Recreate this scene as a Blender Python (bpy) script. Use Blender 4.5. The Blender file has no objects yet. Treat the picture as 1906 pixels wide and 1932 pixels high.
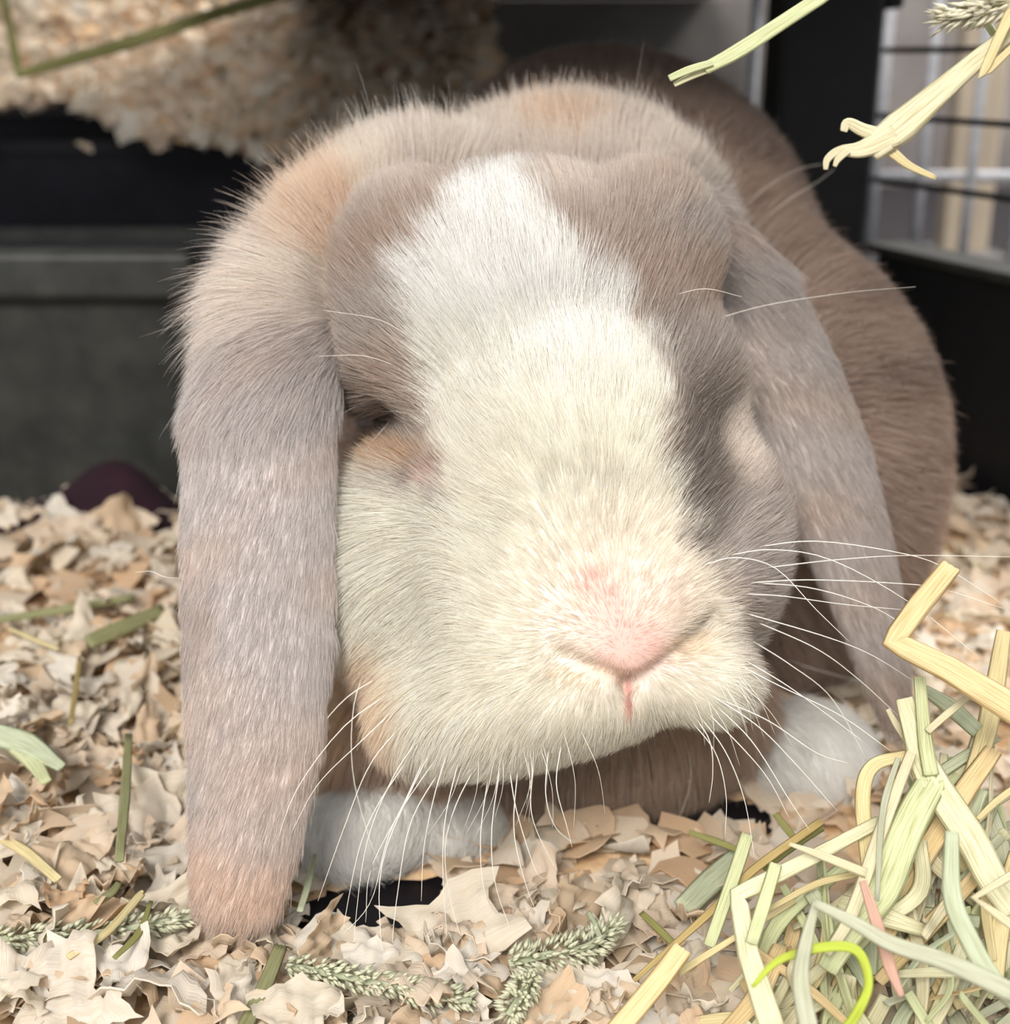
import bpy, math, random
import numpy as np
from mathutils import Vector, Matrix
from mathutils.bvhtree import BVHTree

# ------------------------------------------------------------------ camera, world, lights, exposure
random.seed(7)
rng = np.random.default_rng(7)
S = bpy.context.scene
C = S.collection
FPX = 2483.0                      # focal length in pixels of the 1906 x 1932 frame
PITCH = math.radians(19.0)
CAM_H = 0.168
cam_d = bpy.data.cameras.new('camera')
cam = bpy.data.objects.new('camera', cam_d)
C.objects.link(cam)
cam.location = (0, 0, CAM_H)
cam.rotation_euler = (math.pi / 2 - PITCH, 0, 0)
cam_d.sensor_fit = 'HORIZONTAL'
cam_d.sensor_width = 36.0
cam_d.lens = 36.0 * FPX / 1906.0
cam_d.clip_start = 0.01
cam_d.dof.use_dof = True
cam_d.dof.focus_distance = 0.238
cam_d.dof.aperture_fstop = 16.0
S.camera = cam

W = bpy.data.worlds.new('world')
S.world = W
W.use_nodes = True
W.node_tree.nodes['Background'].inputs[0].default_value = (0.93, 0.96, 1.0, 1)
W.node_tree.nodes['Background'].inputs[1].default_value = 0.62

def area_light(name, loc, target, size, energy, color):
    l = bpy.data.lights.new(name, 'AREA')
    l.shape = 'RECTANGLE'
    l.size, l.size_y = size
    l.energy = energy
    l.color = color
    o = bpy.data.objects.new(name, l)
    C.objects.link(o)
    o.location = loc
    o.rotation_euler = (Vector(target) - Vector(loc)).to_track_quat('-Z', 'Y').to_euler()
    return o
area_light('ceiling_lamp', (-0.30, -0.85, 1.0), (0.0, 0.25, 0.08), (0.55, 0.45), 20.0, (1.0, 0.955, 0.91))
area_light('background_fill', (1.1, 1.0, 1.5), (0.6, 1.6, 0.1), (0.5, 0.5), 55.0, (1.0, 0.97, 0.93))  # added unseen fill to brighten the grid and wall behind

S.view_settings.view_transform = 'Standard'
S.view_settings.look = 'None'
S.view_settings.gamma = 1.0
S.view_settings.use_curve_mapping = False
S.view_settings.exposure = 0.28
S.cycles.max_bounces = 4
S.cycles.adaptive_threshold = 0.10
S.cycles.adaptive_min_samples = 20
S.cycles.diffuse_bounces = 3
S.cycles.glossy_bounces = 2
S.cycles.transmission_bounces = 4
S.cycles.transparent_max_bounces = 4

# ------------------------------------------------------------------ helpers
cp, sp = math.cos(PITCH), math.sin(PITCH)
R_CW = np.array([[1, 0, 0], [0, sp, -cp], [0, cp, sp]])      # camera axes (x right, y up, z back) -> world
T_CW = np.array([0, 0, CAM_H])

def cpt(px, py, d):
    return np.array([(px - 953.0) / FPX * d, -(py - 966.0) / FPX * d, -d])
def c2w(p):
    return np.asarray(p) @ R_CW.T + T_CW
def wpt(px, py, d):
    return c2w(cpt(px, py, d))
def proj(pc):
    pc = np.asarray(pc)
    d = -pc[..., 2]
    return 953.0 + pc[..., 0] / d * FPX, 966.0 - pc[..., 1] / d * FPX, d
def w2c(p):
    return (np.asarray(p) - T_CW) @ R_CW
def on_ground(px, py, z=0.0):
    r = R_CW @ np.array([(px - 953.0) / FPX, -(py - 966.0) / FPX, -1.0])
    t = (z - CAM_H) / r[2]
    return T_CW + r * t

def lin(c):
    o = []
    for v in c:
        v = v / 255.0
        o.append(v / 12.92 if v <= 0.04045 else ((v + 0.055) / 1.055) ** 2.4)
    return np.array(o)

def link(o, parent=None):
    C.objects.link(o)
    if parent is not None:
        o.parent = parent
    return o
def tag(o, label=None, cat=None, group=None, kind=None):
    if label: o['label'] = label
    if cat: o['category'] = cat
    if group: o['group'] = group
    if kind: o['kind'] = kind
    return o
def empty(name, loc=(0, 0, 0)):
    o = bpy.data.objects.new(name, None)
    o.location = [float(v) for v in loc]
    o.empty_display_size = 0.01
    C.objects.link(o)
    return o
def mesh_obj(name, verts, faces, mat, parent=None, smooth=True, origin=None):
    v = np.asarray(verts, dtype=float)
    org = np.zeros(3) if origin is None else np.asarray(origin, float)
    me = bpy.data.meshes.new(name)
    me.from_pydata((v - org).tolist(), [], [list(f) for f in faces])
    if smooth:
        me.polygons.foreach_set('use_smooth', [True] * len(me.polygons))
    me.materials.append(mat)
    me.update()
    o = bpy.data.objects.new(name, me)
    o.location = org.tolist()
    return link(o, parent)
def adopt(o, parent):
    """parent o while keeping the place it was built in"""
    o.parent = parent
    o.location = Vector(o.location) - Vector(parent.location)

# ------------------------------------------------------------------ materials
def new_mat(name):
    m = bpy.data.materials.new(name)
    m.use_nodes = True
    nt = m.node_tree
    return m, nt, nt.nodes['Principled BSDF']

def plastic(name, c1, c2, rough=0.5, scale=60.0, bump=0.15, spec=0.4):
    m, nt, b = new_mat(name)
    n = nt.nodes.new('ShaderNodeTexNoise'); n.inputs['Scale'].default_value = scale; n.inputs['Detail'].default_value = 5
    tc = nt.nodes.new('ShaderNodeTexCoord'); nt.links.new(tc.outputs['Object'], n.inputs['Vector'])
    r = nt.nodes.new('ShaderNodeValToRGB')
    r.color_ramp.elements[0].position = 0.35; r.color_ramp.elements[1].position = 0.7
    r.color_ramp.elements[0].color = (*lin(c1), 1); r.color_ramp.elements[1].color = (*lin(c2), 1)
    nt.links.new(n.outputs['Fac'], r.inputs['Fac']); nt.links.new(r.outputs['Color'], b.inputs['Base Color'])
    b.inputs['Roughness'].default_value = rough
    b.inputs['Specular IOR Level'].default_value = spec
    bp = nt.nodes.new('ShaderNodeBump'); bp.inputs['Strength'].default_value = bump; bp.inputs['Distance'].default_value = 0.001
    nt.links.new(n.outputs['Fac'], bp.inputs['Height']); nt.links.new(bp.outputs['Normal'], b.inputs['Normal'])
    return m

M = {}
M['black_plastic'] = plastic('black_plastic', (10, 10, 13), (18, 17, 20), 0.55, 90)
M['floor_plastic'] = plastic('floor_plastic', (14, 13, 17), (26, 22, 28), 0.5, 140)
M['tray_plastic'] = plastic('tray_plastic', (44, 45, 43), (62, 63, 59), 0.45, 70)
M['tray_inside'] = plastic('tray_inside', (14, 13, 22), (24, 22, 34), 0.5, 70)  # darker tray plastic, inside shade put into the colour; also the black tub
M['black_metal'] = plastic('black_metal', (8, 8, 9), (14, 14, 15), 0.4, 200, 0.05)
M['grey_metal'] = plastic('grey_metal', (178, 178, 182), (205, 205, 208), 0.35, 200, 0.05)
M['grey_wall'] = plastic('grey_wall', (92, 86, 84), (120, 114, 110), 0.8, 9)
M['beige_board'] = plastic('beige_board', (176, 160, 140), (196, 180, 158), 0.7, 14)
M['dark_board'] = plastic('dark_board', (70, 68, 68), (92, 90, 88), 0.8, 16)
M['rear_board'] = plastic('rear_board', (92, 88, 85), (122, 117, 112), 0.8, 12)
M['fleece'] = plastic('fleece', (34, 13, 23), (44, 18, 29), 0.95, 120)

def wood_mat():
    m, nt, b = new_mat('pine_shaving')
    at = nt.nodes.new('ShaderNodeAttribute'); at.attribute_name = 'tint'
    oi = nt.nodes.new('ShaderNodeObjectInfo')
    add = nt.nodes.new('ShaderNodeMath'); add.operation = 'ADD'
    nt.links.new(at.outputs['Fac'], add.inputs[0]); nt.links.new(oi.outputs['Alpha'], add.inputs[1])
    fr = nt.nodes.new('ShaderNodeMath'); fr.operation = 'FRACT'; nt.links.new(add.outputs[0], fr.inputs[0])
    ramp = nt.nodes.new('ShaderNodeValToRGB')
    cols = [(0.0, (250, 242, 226)), (0.3, (249, 234, 214)), (0.5, (253, 248, 238)), (0.68, (246, 227, 200)), (0.86, (240, 212, 178)), (1.0, (250, 242, 224))]
    e = ramp.color_ramp.elements
    e[0].position, e[0].color = cols[0][0], (*lin(cols[0][1]), 1)
    e[1].position, e[1].color = cols[-1][0], (*lin(cols[-1][1]), 1)
    for p, c in cols[1:-1]:
        x = e.new(p); x.color = (*lin(c), 1)
    nt.links.new(fr.outputs[0], ramp.inputs['Fac'])
    uv = nt.nodes.new('ShaderNodeUVMap')
    mp = nt.nodes.new('ShaderNodeMapping'); mp.inputs['Scale'].default_value = (3, 40, 1)
    nt.links.new(uv.outputs['UV'], mp.inputs['Vector'])
    n = nt.nodes.new('ShaderNodeTexNoise'); n.inputs['Scale'].default_value = 1.0; n.inputs['Detail'].default_value = 4
    nt.links.new(mp.outputs[0], n.inputs['Vector'])
    mx = nt.nodes.new('ShaderNodeMixRGB'); mx.blend_type = 'MULTIPLY'
    r2 = nt.nodes.new('ShaderNodeValToRGB')
    r2.color_ramp.elements[0].position = 0.3; r2.color_ramp.elements[0].color = (0.93, 0.86, 0.77, 1)
    r2.color_ramp.elements[1].position = 0.6; r2.color_ramp.elements[1].color = (1, 1, 1, 1)
    nt.links.new(n.outputs['Fac'], r2.inputs['Fac'])
    mx.inputs['Fac'].default_value = 0.8
    nt.links.new(ramp.outputs['Color'], mx.inputs[1]); nt.links.new(r2.outputs['Color'], mx.inputs[2])
    nt.links.new(mx.outputs[0], b.inputs['Base Color'])
    b.inputs['Roughness'].default_value = 0.7
    b.inputs['Specular IOR Level'].default_value = 0.2
    bp = nt.nodes.new('ShaderNodeBump'); bp.inputs['Strength'].default_value = 0.4; bp.inputs['Distance'].default_value = 0.0006
    nt.links.new(n.outputs['Fac'], bp.inputs['Height']); nt.links.new(bp.outputs['Normal'], b.inputs['Normal'])
    tr = nt.nodes.new('ShaderNodeBsdfTranslucent'); nt.links.new(mx.outputs[0], tr.inputs['Color'])
    ms = nt.nodes.new('ShaderNodeMixShader'); ms.inputs[0].default_value = 0.45
    nt.links.new(b.outputs[0], ms.inputs[1]); nt.links.new(tr.outputs[0], ms.inputs[2])
    nt.links.new(ms.outputs[0], nt.nodes['Material Output'].inputs['Surface'])
    return m
M['shaving'] = wood_mat()

def hay_mat():
    m, nt, b = new_mat('hay_stalk')
    oi = nt.nodes.new('ShaderNodeObjectInfo')
    uv = nt.nodes.new('ShaderNodeUVMap')
    mp = nt.nodes.new('ShaderNodeMapping'); mp.inputs['Scale'].default_value = (26, 1.2, 1)
    nt.links.new(uv.outputs['UV'], mp.inputs['Vector'])
    sc = nt.nodes.new('ShaderNodeVectorMath'); sc.operation = 'ADD'
    nt.links.new(mp.outputs[0], sc.inputs[0])
    cm = nt.nodes.new('ShaderNodeCombineXYZ')
    ml = nt.nodes.new('ShaderNodeMath'); ml.operation = 'MULTIPLY'; ml.inputs[1].default_value = 57.0
    nt.links.new(oi.outputs['Random'], ml.inputs[0]); nt.links.new(ml.outputs[0], cm.inputs['X']); nt.links.new(ml.outputs[0], cm.inputs['Z'])
    nt.links.new(cm.outputs[0], sc.inputs[1])
    n = nt.nodes.new('ShaderNodeTexNoise'); n.inputs['Scale'].default_value = 1.0; n.inputs['Detail'].default_value = 3
    nt.links.new(sc.outputs[0], n.inputs['Vector'])
    r = nt.nodes.new('ShaderNodeValToRGB')
    r.color_ramp.elements[0].position = 0.28; r.color_ramp.elements[0].color = (0.50, 0.42, 0.24, 1)
    r.color_ramp.elements[1].position = 0.55; r.color_ramp.elements[1].color = (1, 1, 1, 1)
    nt.links.new(n.outputs['Fac'], r.inputs['Fac'])
    mx = nt.nodes.new('ShaderNodeMixRGB'); mx.blend_type = 'MULTIPLY'; mx.inputs['Fac'].default_value = 0.75
    nt.links.new(oi.outputs['Color'], mx.inputs[1]); nt.links.new(r.outputs['Color'], mx.inputs[2])
    nt.links.new(mx.outputs[0], b.inputs['Base Color'])
    b.inputs['Roughness'].default_value = 0.5
    b.inputs['Specular IOR Level'].default_value = 0.3
    bp = nt.nodes.new('ShaderNodeBump'); bp.inputs['Strength'].default_value = 0.5; bp.inputs['Distance'].default_value = 0.0004
    nt.links.new(n.outputs['Fac'], bp.inputs['Height']); nt.links.new(bp.outputs['Normal'], b.inputs['Normal'])
    tr = nt.nodes.new('ShaderNodeBsdfTranslucent'); nt.links.new(mx.outputs[0], tr.inputs['Color'])
    ms = nt.nodes.new('ShaderNodeMixShader'); ms.inputs[0].default_value = 0.2
    nt.links.new(b.outputs[0], ms.inputs[1]); nt.links.new(tr.outputs[0], ms.inputs[2])
    nt.links.new(ms.outputs[0], nt.nodes['Material Output'].inputs['Surface'])
    return m
M['hay'] = hay_mat()
def seed_mat():
    m, nt, b = new_mat('seed_husk')
    oi = nt.nodes.new('ShaderNodeObjectInfo')
    n = nt.nodes.new('ShaderNodeTexNoise'); n.inputs['Scale'].default_value = 900
    tc = nt.nodes.new('ShaderNodeTexCoord'); nt.links.new(tc.outputs['Object'], n.inputs['Vector'])
    r = nt.nodes.new('ShaderNodeValToRGB'); r.color_ramp.elements[0].position = 0.3; r.color_ramp.elements[0].color = (0.75, 0.75, 0.7, 1); r.color_ramp.elements[1].position = 0.6
    nt.links.new(n.outputs['Fac'], r.inputs['Fac'])
    mx = nt.nodes.new('ShaderNodeMixRGB'); mx.blend_type = 'MULTIPLY'; mx.inputs['Fac'].default_value = 1.0
    nt.links.new(oi.outputs['Color'], mx.inputs[1]); nt.links.new(r.outputs['Color'], mx.inputs[2])
    nt.links.new(mx.outputs[0], b.inputs['Base Color']); b.inputs['Roughness'].default_value = 0.7
    tr = nt.nodes.new('ShaderNodeBsdfTranslucent'); nt.links.new(mx.outputs[0], tr.inputs['Color'])
    ms = nt.nodes.new('ShaderNodeMixShader'); ms.inputs[0].default_value = 0.35
    nt.links.new(b.outputs[0], ms.inputs[1]); nt.links.new(tr.outputs[0], ms.inputs[2])
    nt.links.new(ms.outputs[0], nt.nodes['Material Output'].inputs['Surface'])
    return m
M['seed'] = seed_mat()

def fur_mat():
    m, nt, b = new_mat('fur')
    at = nt.nodes.new('ShaderNodeAttribute'); at.attribute_name = 'coat'
    nt.links.new(at.outputs['Color'], b.inputs['Base Color'])
    b.inputs['Roughness'].default_value = 0.55
    b.inputs['Specular IOR Level'].default_value = 0.25
    tr = nt.nodes.new('ShaderNodeBsdfTranslucent'); nt.links.new(at.outputs['Color'], tr.inputs['Color'])
    ms = nt.nodes.new('ShaderNodeMixShader'); ms.inputs[0].default_value = 0.35
    nt.links.new(b.outputs[0], ms.inputs[1]); nt.links.new(tr.outputs[0], ms.inputs[2])
    nt.links.new(ms.outputs[0], nt.nodes['Material Output'].inputs['Surface'])
    return m
M['fur'] = fur_mat()
def skin_mat():
    m, nt, b = new_mat('rabbit_skin')
    at = nt.nodes.new('ShaderNodeAttribute'); at.attribute_name = 'coat'
    nt.links.new(at.outputs['Color'], b.inputs['Base Color'])
    b.inputs['Roughness'].default_value = 0.9
    b.inputs['Specular IOR Level'].default_value = 0.1
    return m
M['skin'] = skin_mat()
M['eye'] = plastic('eye_surface', (14, 9, 18), (26, 16, 34), 0.15, 60, 0.0, 0.6)
def whisker_mat():
    m, nt, b = new_mat('whisker_keratin')
    n = nt.nodes.new('ShaderNodeTexNoise'); n.inputs['Scale'].default_value = 40
    r = nt.nodes.new('ShaderNodeValToRGB')
    r.color_ramp.elements[0].color = (*lin((238, 228, 210)), 1); r.color_ramp.elements[1].color = (*lin((252, 248, 240)), 1)
    nt.links.new(n.outputs['Fac'], r.inputs['Fac']); nt.links.new(r.outputs['Color'], b.inputs['Base Color'])
    b.inputs['Roughness'].default_value = 0.4
    return m
M['whisker'] = whisker_mat()

# ------------------------------------------------------------------ structure: cage floor, room behind, shelf above
def box(name, lo, hi, mat, parent=None, bevel=0.0, origin=None):
    (x0, y0, z0), (x1, y1, z1) = lo, hi
    v = [(x0, y0, z0), (x1, y0, z0), (x1, y1, z0), (x0, y1, z0), (x0, y0, z1), (x1, y0, z1), (x1, y1, z1), (x0, y1, z1)]
    f = [(0, 3, 2, 1), (4, 5, 6, 7), (0, 1, 5, 4), (1, 2, 6, 5), (2, 3, 7, 6), (3, 0, 4, 7)]
    o = mesh_obj(name, v, f, mat, parent, smooth=False, origin=origin if origin is not None else ((x0 + x1) / 2, (y0 + y1) / 2, z0))
    if bevel:
        md = o.modifiers.new('bevel', 'BEVEL'); md.width = bevel; md.segments = 3
    return o

tag(box('floor', (-0.9, -0.35, -0.012), (0.9, 1.9, 0.0), M['floor_plastic']), 'black plastic floor of the cage under the bedding', kind='structure')
tag(box('wall_back', (-1.2, 1.9, -0.012), (1.2, 1.92, 0.9), M['grey_wall']), 'dim grey wall of the room behind the cage', kind='structure')

# ------------------------------------------------------------------ rabbit: one continuous body from blended volumes
PRIM = []
def ell(group, c, r, k=45, rot=0.0, tilt=0.0):
    s = c[2] / FPX
    a, t = math.radians(rot), math.radians(tilt)
    Rz = np.array([[math.cos(a), math.sin(a), 0], [-math.sin(a), math.cos(a), 0], [0, 0, 1]])
    Rx = np.array([[1, 0, 0], [0, math.cos(t), math.sin(t)], [0, -math.sin(t), math.cos(t)]])
    PRIM.append(dict(kind='ell', group=group, c=cpt(*c), r=np.array(r) * s, k=k * 1e-4, R=Rx @ Rz))
def chain(group, pts, k=45, bend=0.35, yaw=0.0):
    cs = np.array([cpt(p[0], p[1], p[2]) for p in pts])
    w = np.array([p[3] * p[2] / FPX for p in pts]); t = np.array([p[4] * p[2] / FPX for p in pts])
    PRIM.append(dict(kind='chain', group=group, c=cs, w=w, t=t, k=k * 1e-4, bend=bend, yaw=math.radians(yaw)))

def prim_sdf(q, P):
    """q: dict prim, P (N,3) camera-space points"""
    if q['kind'] == 'ell':
        l = (P - q['c']) @ q['R'].T
        k0 = np.sqrt(((l / q['r']) ** 2).sum(-1)) + 1e-9
        k1 = np.sqrt(((l / q['r'] ** 2) ** 2).sum(-1)) + 1e-9
        return k0 * (k0 - 1) / k1
    best = np.full(len(P), 1e9, dtype=P.dtype)
    out = np.full(len(P), 1e3, dtype=P.dtype)
    cs = q['c']
    n = len(cs) - 1
    tang = [None] * (n + 1)
    seg = [(cs[i + 1] - cs[i]) / np.linalg.norm(cs[i + 1] - cs[i]) for i in range(n)]
    for i in range(n + 1):
        v = seg[max(i - 1, 0)] + seg[min(i, n - 1)]
        tang[i] = v / np.linalg.norm(v)
    for i in range(n):
        a, b = cs[i], cs[i + 1]
        ab = b - a
        t = np.clip(((P - a) @ ab) / (ab @ ab), 0, 1)
        c = a + t[:, None] * ab
        dv = P - c
        d2 = (dv ** 2).sum(-1)
        T = tang[i] * (1 - t)[:, None] + tang[i + 1] * t[:, None]
        T /= np.linalg.norm(T, axis=1)[:, None]
        view = np.array([math.sin(q['yaw']), 0, math.cos(q['yaw'])])
        L = np.cross(T, view); L /= np.linalg.norm(L, axis=1)[:, None]
        N = np.cross(L, T)
        w = q['w'][i] * (1 - t) + q['w'][i + 1] * t
        th = q['t'][i] * (1 - t) + q['t'][i + 1] * t
        lx = (dv * L).sum(1); nx = (dv * N).sum(1); ax = (dv * T).sum(1)
        nx = nx + q['bend'] * lx * lx / w
        k0 = np.sqrt((lx / w) ** 2 + (nx / th) ** 2 + (ax / (0.8 * w)) ** 2) + 1e-9
        k1 = np.sqrt((lx / w ** 2) ** 2 + (nx / th ** 2) ** 2 + (ax / (0.8 * w) ** 2) ** 2) + 1e-9
        d = k0 * (k0 - 1) / k1
        m = d < out
        out = np.where(m, d, out)
    return out

# head
ell('head', (985, 650, 0.277), (335, 320, 290), 40)
ell('head', (1050, 930, 0.256), (245, 330, 250), 55, rot=-12)
ell('head', (1105, 1150, 0.250), (290, 235, 225), 70)
ell('head', (835, 1090, 0.273), (200, 285, 205), 80, rot=6)
ell('head', (1290, 1060, 0.266), (175, 250, 210), 60, rot=-14)
ell('head', (985, 1285, 0.255), (265, 150, 195), 70, rot=16)
ell('head', (1275, 800, 0.274), (110, 190, 150), 80, rot=-10)
ell('head', (780, 520, 0.272), (130, 170, 150), 60)
ell('head', (1210, 500, 0.276), (130, 170, 150), 60)
# nose pad and lip lobes
ell('nose', (1175, 1165, 0.2335), (105, 120, 85), 35, rot=-8)
ell('nose', (1070, 1290, 0.2425), (140, 85, 105), 30, rot=14)
ell('nose', (1295, 1255, 0.2440), (140, 95, 110), 30, rot=-24)
# nape and crown roll
ell('nape', (1060, 462, 0.330), (290, 240, 230), 120)
ell('nape', (750, 415, 0.306), (185, 135, 145), 90, rot=20)
# ears
chain('earL', [(730, 370, 0.295, 75, 50), (630, 450, 0.280, 100, 58), (540, 585, 0.266, 124, 50), (482, 790, 0.256, 146, 40),
               (480, 1000, 0.252, 150, 34), (482, 1200, 0.250, 150, 30), (476, 1400, 0.249, 132, 28), (460, 1580, 0.249, 112, 26), (445, 1690, 0.249, 92, 24)], 35, 0.30)
chain('earR', [(1300, 440, 0.302, 85, 60), (1400, 540, 0.300, 100, 55), (1490, 700, 0.296, 118, 42), (1555, 860, 0.294, 120, 32),
               (1605, 1000, 0.294, 100, 28), (1645, 1130, 0.295, 78, 26), (1675, 1260, 0.297, 55, 24), (1695, 1360, 0.299, 32, 20)], 35, 0.2, 25)
# body
ell('body', (1130, 560, 0.44), (400, 430, 420), 120)
ell('body', (1380, 900, 0.39), (365, 450, 420), 260, rot=-10)
ell('body', (1020, 900, 0.36), (420, 420, 260), 120)
ell('chest', (1010, 1330, 0.318), (420, 215, 190), 90)
ell('chest', (760, 1380, 0.305), (170, 150, 150), 80)
# paws
ell('paw', (700, 1565, 0.292), (135, 95, 130), 40, rot=12)
ell('paw', (850, 1555, 0.300), (110, 80, 120), 50, rot=10)
ell('paw', (1515, 1450, 0.325), (140, 125, 120), 40, rot=-10)
GROUPS = ['head', 'nose', 'nape', 'earL', 'earR', 'body', 'chest', 'paw']

VOX = 0.00125
lo = np.array([1e9] * 3); hi = -lo
for q in PRIM:
    if q['kind'] == 'ell':
        rr = q['r'].max() if np.abs(q['R'] - np.eye(3)).max() > 1e-6 else q['r']
        q['lo'], q['hi'] = q['c'] - rr, q['c'] + rr
    else:
        w = q['w'].max() + q['t'].max()
        q['lo'], q['hi'] = q['c'].min(0) - w, q['c'].max(0) + w
    lo = np.minimum(lo, q['lo']); hi = np.maximum(hi, q['hi'])
lo -= 0.006; hi += 0.006
dims = np.ceil((hi - lo) / VOX).astype(int) + 1
F = np.full(dims, 0.03, dtype=np.float32)
axs = [lo[i] + VOX * np.arange(dims[i]) for i in range(3)]
for q in PRIM:
    mg = q['k'] + 3 * VOX
    i0 = np.maximum(np.floor((q['lo'] - mg - lo) / VOX).astype(int), 0)
    i1 = np.minimum(np.ceil((q['hi'] + mg - lo) / VOX).astype(int) + 1, dims)
    sl = tuple(slice(a, b) for a, b in zip(i0, i1))
    g = np.stack(np.meshgrid(axs[0][sl[0]], axs[1][sl[1]], axs[2][sl[2]], indexing='ij'), -1).astype(np.float32)
    d = prim_sdf(q, g.reshape(-1, 3)).reshape(g.shape[:3]).astype(np.float32)
    a = F[sl]
    h = np.clip(0.5 + 0.5 * (a - d) / q['k'], 0, 1)
    F[sl] = a * (1 - h) + d * h - q['k'] * h * (1 - h)

def carve(pts, r, depth_k):
    """cut a groove along a pixel polyline into the blended volume"""
    global F
    cs = np.array([cpt(*p) for p in pts])
    blo, bhi = cs.min(0) - 0.012, cs.max(0) + 0.012
    i0 = np.maximum(np.floor((blo - lo) / VOX).astype(int), 0)
    i1 = np.minimum(np.ceil((bhi - lo) / VOX).astype(int) + 1, dims)
    sl = tuple(slice(a, b) for a, b in zip(i0, i1))
    g = np.stack(np.meshgrid(axs[0][sl[0]], axs[1][sl[1]], axs[2][sl[2]], indexing='ij'), -1)
    P = g.reshape(-1, 3)
    d = np.full(len(P), 1e3)
    for a, b in zip(cs[:-1], cs[1:]):
        ab = b - a
        t = np.clip(((P - a) @ ab) / (ab @ ab), 0, 1)
        d = np.minimum(d, np.linalg.norm(P - a - t[:, None] * ab, axis=1))
    d = (d - r).reshape(g.shape[:3]).astype(np.float32)
    k = depth_k
    a = F[sl]; b_ = -d
    h = np.clip(0.5 - 0.5 * (a - b_) / k, 0, 1)
    F[sl] = a * (1 - h) + b_ * h + k * h * (1 - h)

def surf_depth_grid(px, py):
    """first surface depth along a pixel ray, from the sampled volume"""
    ds = np.arange(0.2, 0.55, 0.0006)
    P = np.stack([cpt(px, py, d) for d in ds])
    ii = np.round((P - lo) / VOX).astype(int)
    ok = ((ii >= 0) & (ii < dims)).all(1)
    v = np.full(len(ds), 1.0)
    v[ok] = F[ii[ok, 0], ii[ok, 1], ii[ok, 2]]
    w = np.where(v < 0)[0]
    return ds[w[0]] if len(w) else None
def groove(pix, r, k, sink=0.0):
    pts = []
    for x, y in pix:
        d = surf_depth_grid(x, y)
        pts.append((x, y, (d if d else 0.24) + sink))
    carve(pts, r, k)
groove([(1062, 1240), (1110, 1262), (1160, 1283), (1184, 1290)], 0.0017, 0.0022)
groove([(1184, 1290), (1230, 1272), (1285, 1225), (1335, 1172)], 0.0017, 0.0022)
groove([(1184, 1290), (1184, 1335)], 0.0011, 0.0016)
groove([(660, 800), (700, 805), (750, 800)], 0.0040, 0.005, 0.001)

def surface_nets(F, lo, h):
    s = F < 0
    c = [s[i:F.shape[0] - 1 + i, j:F.shape[1] - 1 + j, k:F.shape[2] - 1 + k] for i in (0, 1) for j in (0, 1) for k in (0, 1)]
    cnt = sum(x.astype(np.int8) for x in c)
    act = (cnt > 0) & (cnt < 8)
    I = np.argwhere(act)
    idx = np.full(act.shape, -1, dtype=np.int64); idx[act] = np.arange(len(I))
    acc = np.zeros((len(I), 3)); num = np.zeros(len(I))
    cor = [(i, j, k) for i in (0, 1) for j in (0, 1) for k in (0, 1)]
    val = {o: F[I[:, 0] + o[0], I[:, 1] + o[1], I[:, 2] + o[2]].astype(float) for o in cor}
    for o in cor:
        for ax in range(3):
            if o[ax] == 0:
                o2 = list(o); o2[ax] = 1; o2 = tuple(o2)
                a, b = val[o], val[o2]
                m = (a < 0) != (b < 0)
                t = np.where(m, a / np.where(np.abs(a - b) < 1e-12, 1, a - b), 0)
                p = np.array(o, float)[None] + np.zeros((len(I), 3))
                p[:, ax] += t
                acc += p * m[:, None]; num += m
    V = lo + h * (I + acc / num[:, None])
    quads = []
    for ax in range(3):
        u, w = (ax + 1) % 3, (ax + 2) % 3
        sl0 = [slice(None)] * 3; sl1 = [slice(None)] * 3
        sl0[ax] = slice(0, -1); sl1[ax] = slice(1, None)
        a, b = s[tuple(sl0)], s[tuple(sl1)]
        E = np.argwhere(a != b)
        E = E[(E[:, u] > 0) & (E[:, w] > 0) & (E[:, u] < F.shape[u] - 1) & (E[:, w] < F.shape[w] - 1)]
        flip = a[E[:, 0], E[:, 1], E[:, 2]]
        def cell(du, dw):
            Q = E.copy(); Q[:, u] -= du; Q[:, w] -= dw
            return idx[Q[:, 0], Q[:, 1], Q[:, 2]]
        q = np.stack([cell(1, 1), cell(0, 1), cell(0, 0), cell(1, 0)], 1)
        q = np.where(flip[:, None], q, q[:, ::-1])
        quads.append(q)
    return V, np.concatenate(quads)
VC, QF = surface_nets(F, lo, VOX)          # camera-space vertices of the body
VW = c2w(VC)

def group_of(P):
    best = np.full(len(P), 1e9); gi = np.zeros(len(P), dtype=int)
    for q in PRIM:
        d = prim_sdf(q, P)
        m = d < best
        best = np.where(m, d, best); gi = np.where(m, GROUPS.index(q['group']), gi)
    return gi

def wob(P, f, seed):
    """smooth pseudo noise in about -1..1"""
    r = np.random.default_rng(seed)
    o = np.zeros(len(P))
    for i in range(6):
        k = r.normal(size=3); k = k / np.linalg.norm(k) * f * (0.7 + 0.7 * r.random())
        o += np.sin(P @ k + r.random() * 6.28)
    return o / 3.0

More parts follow.
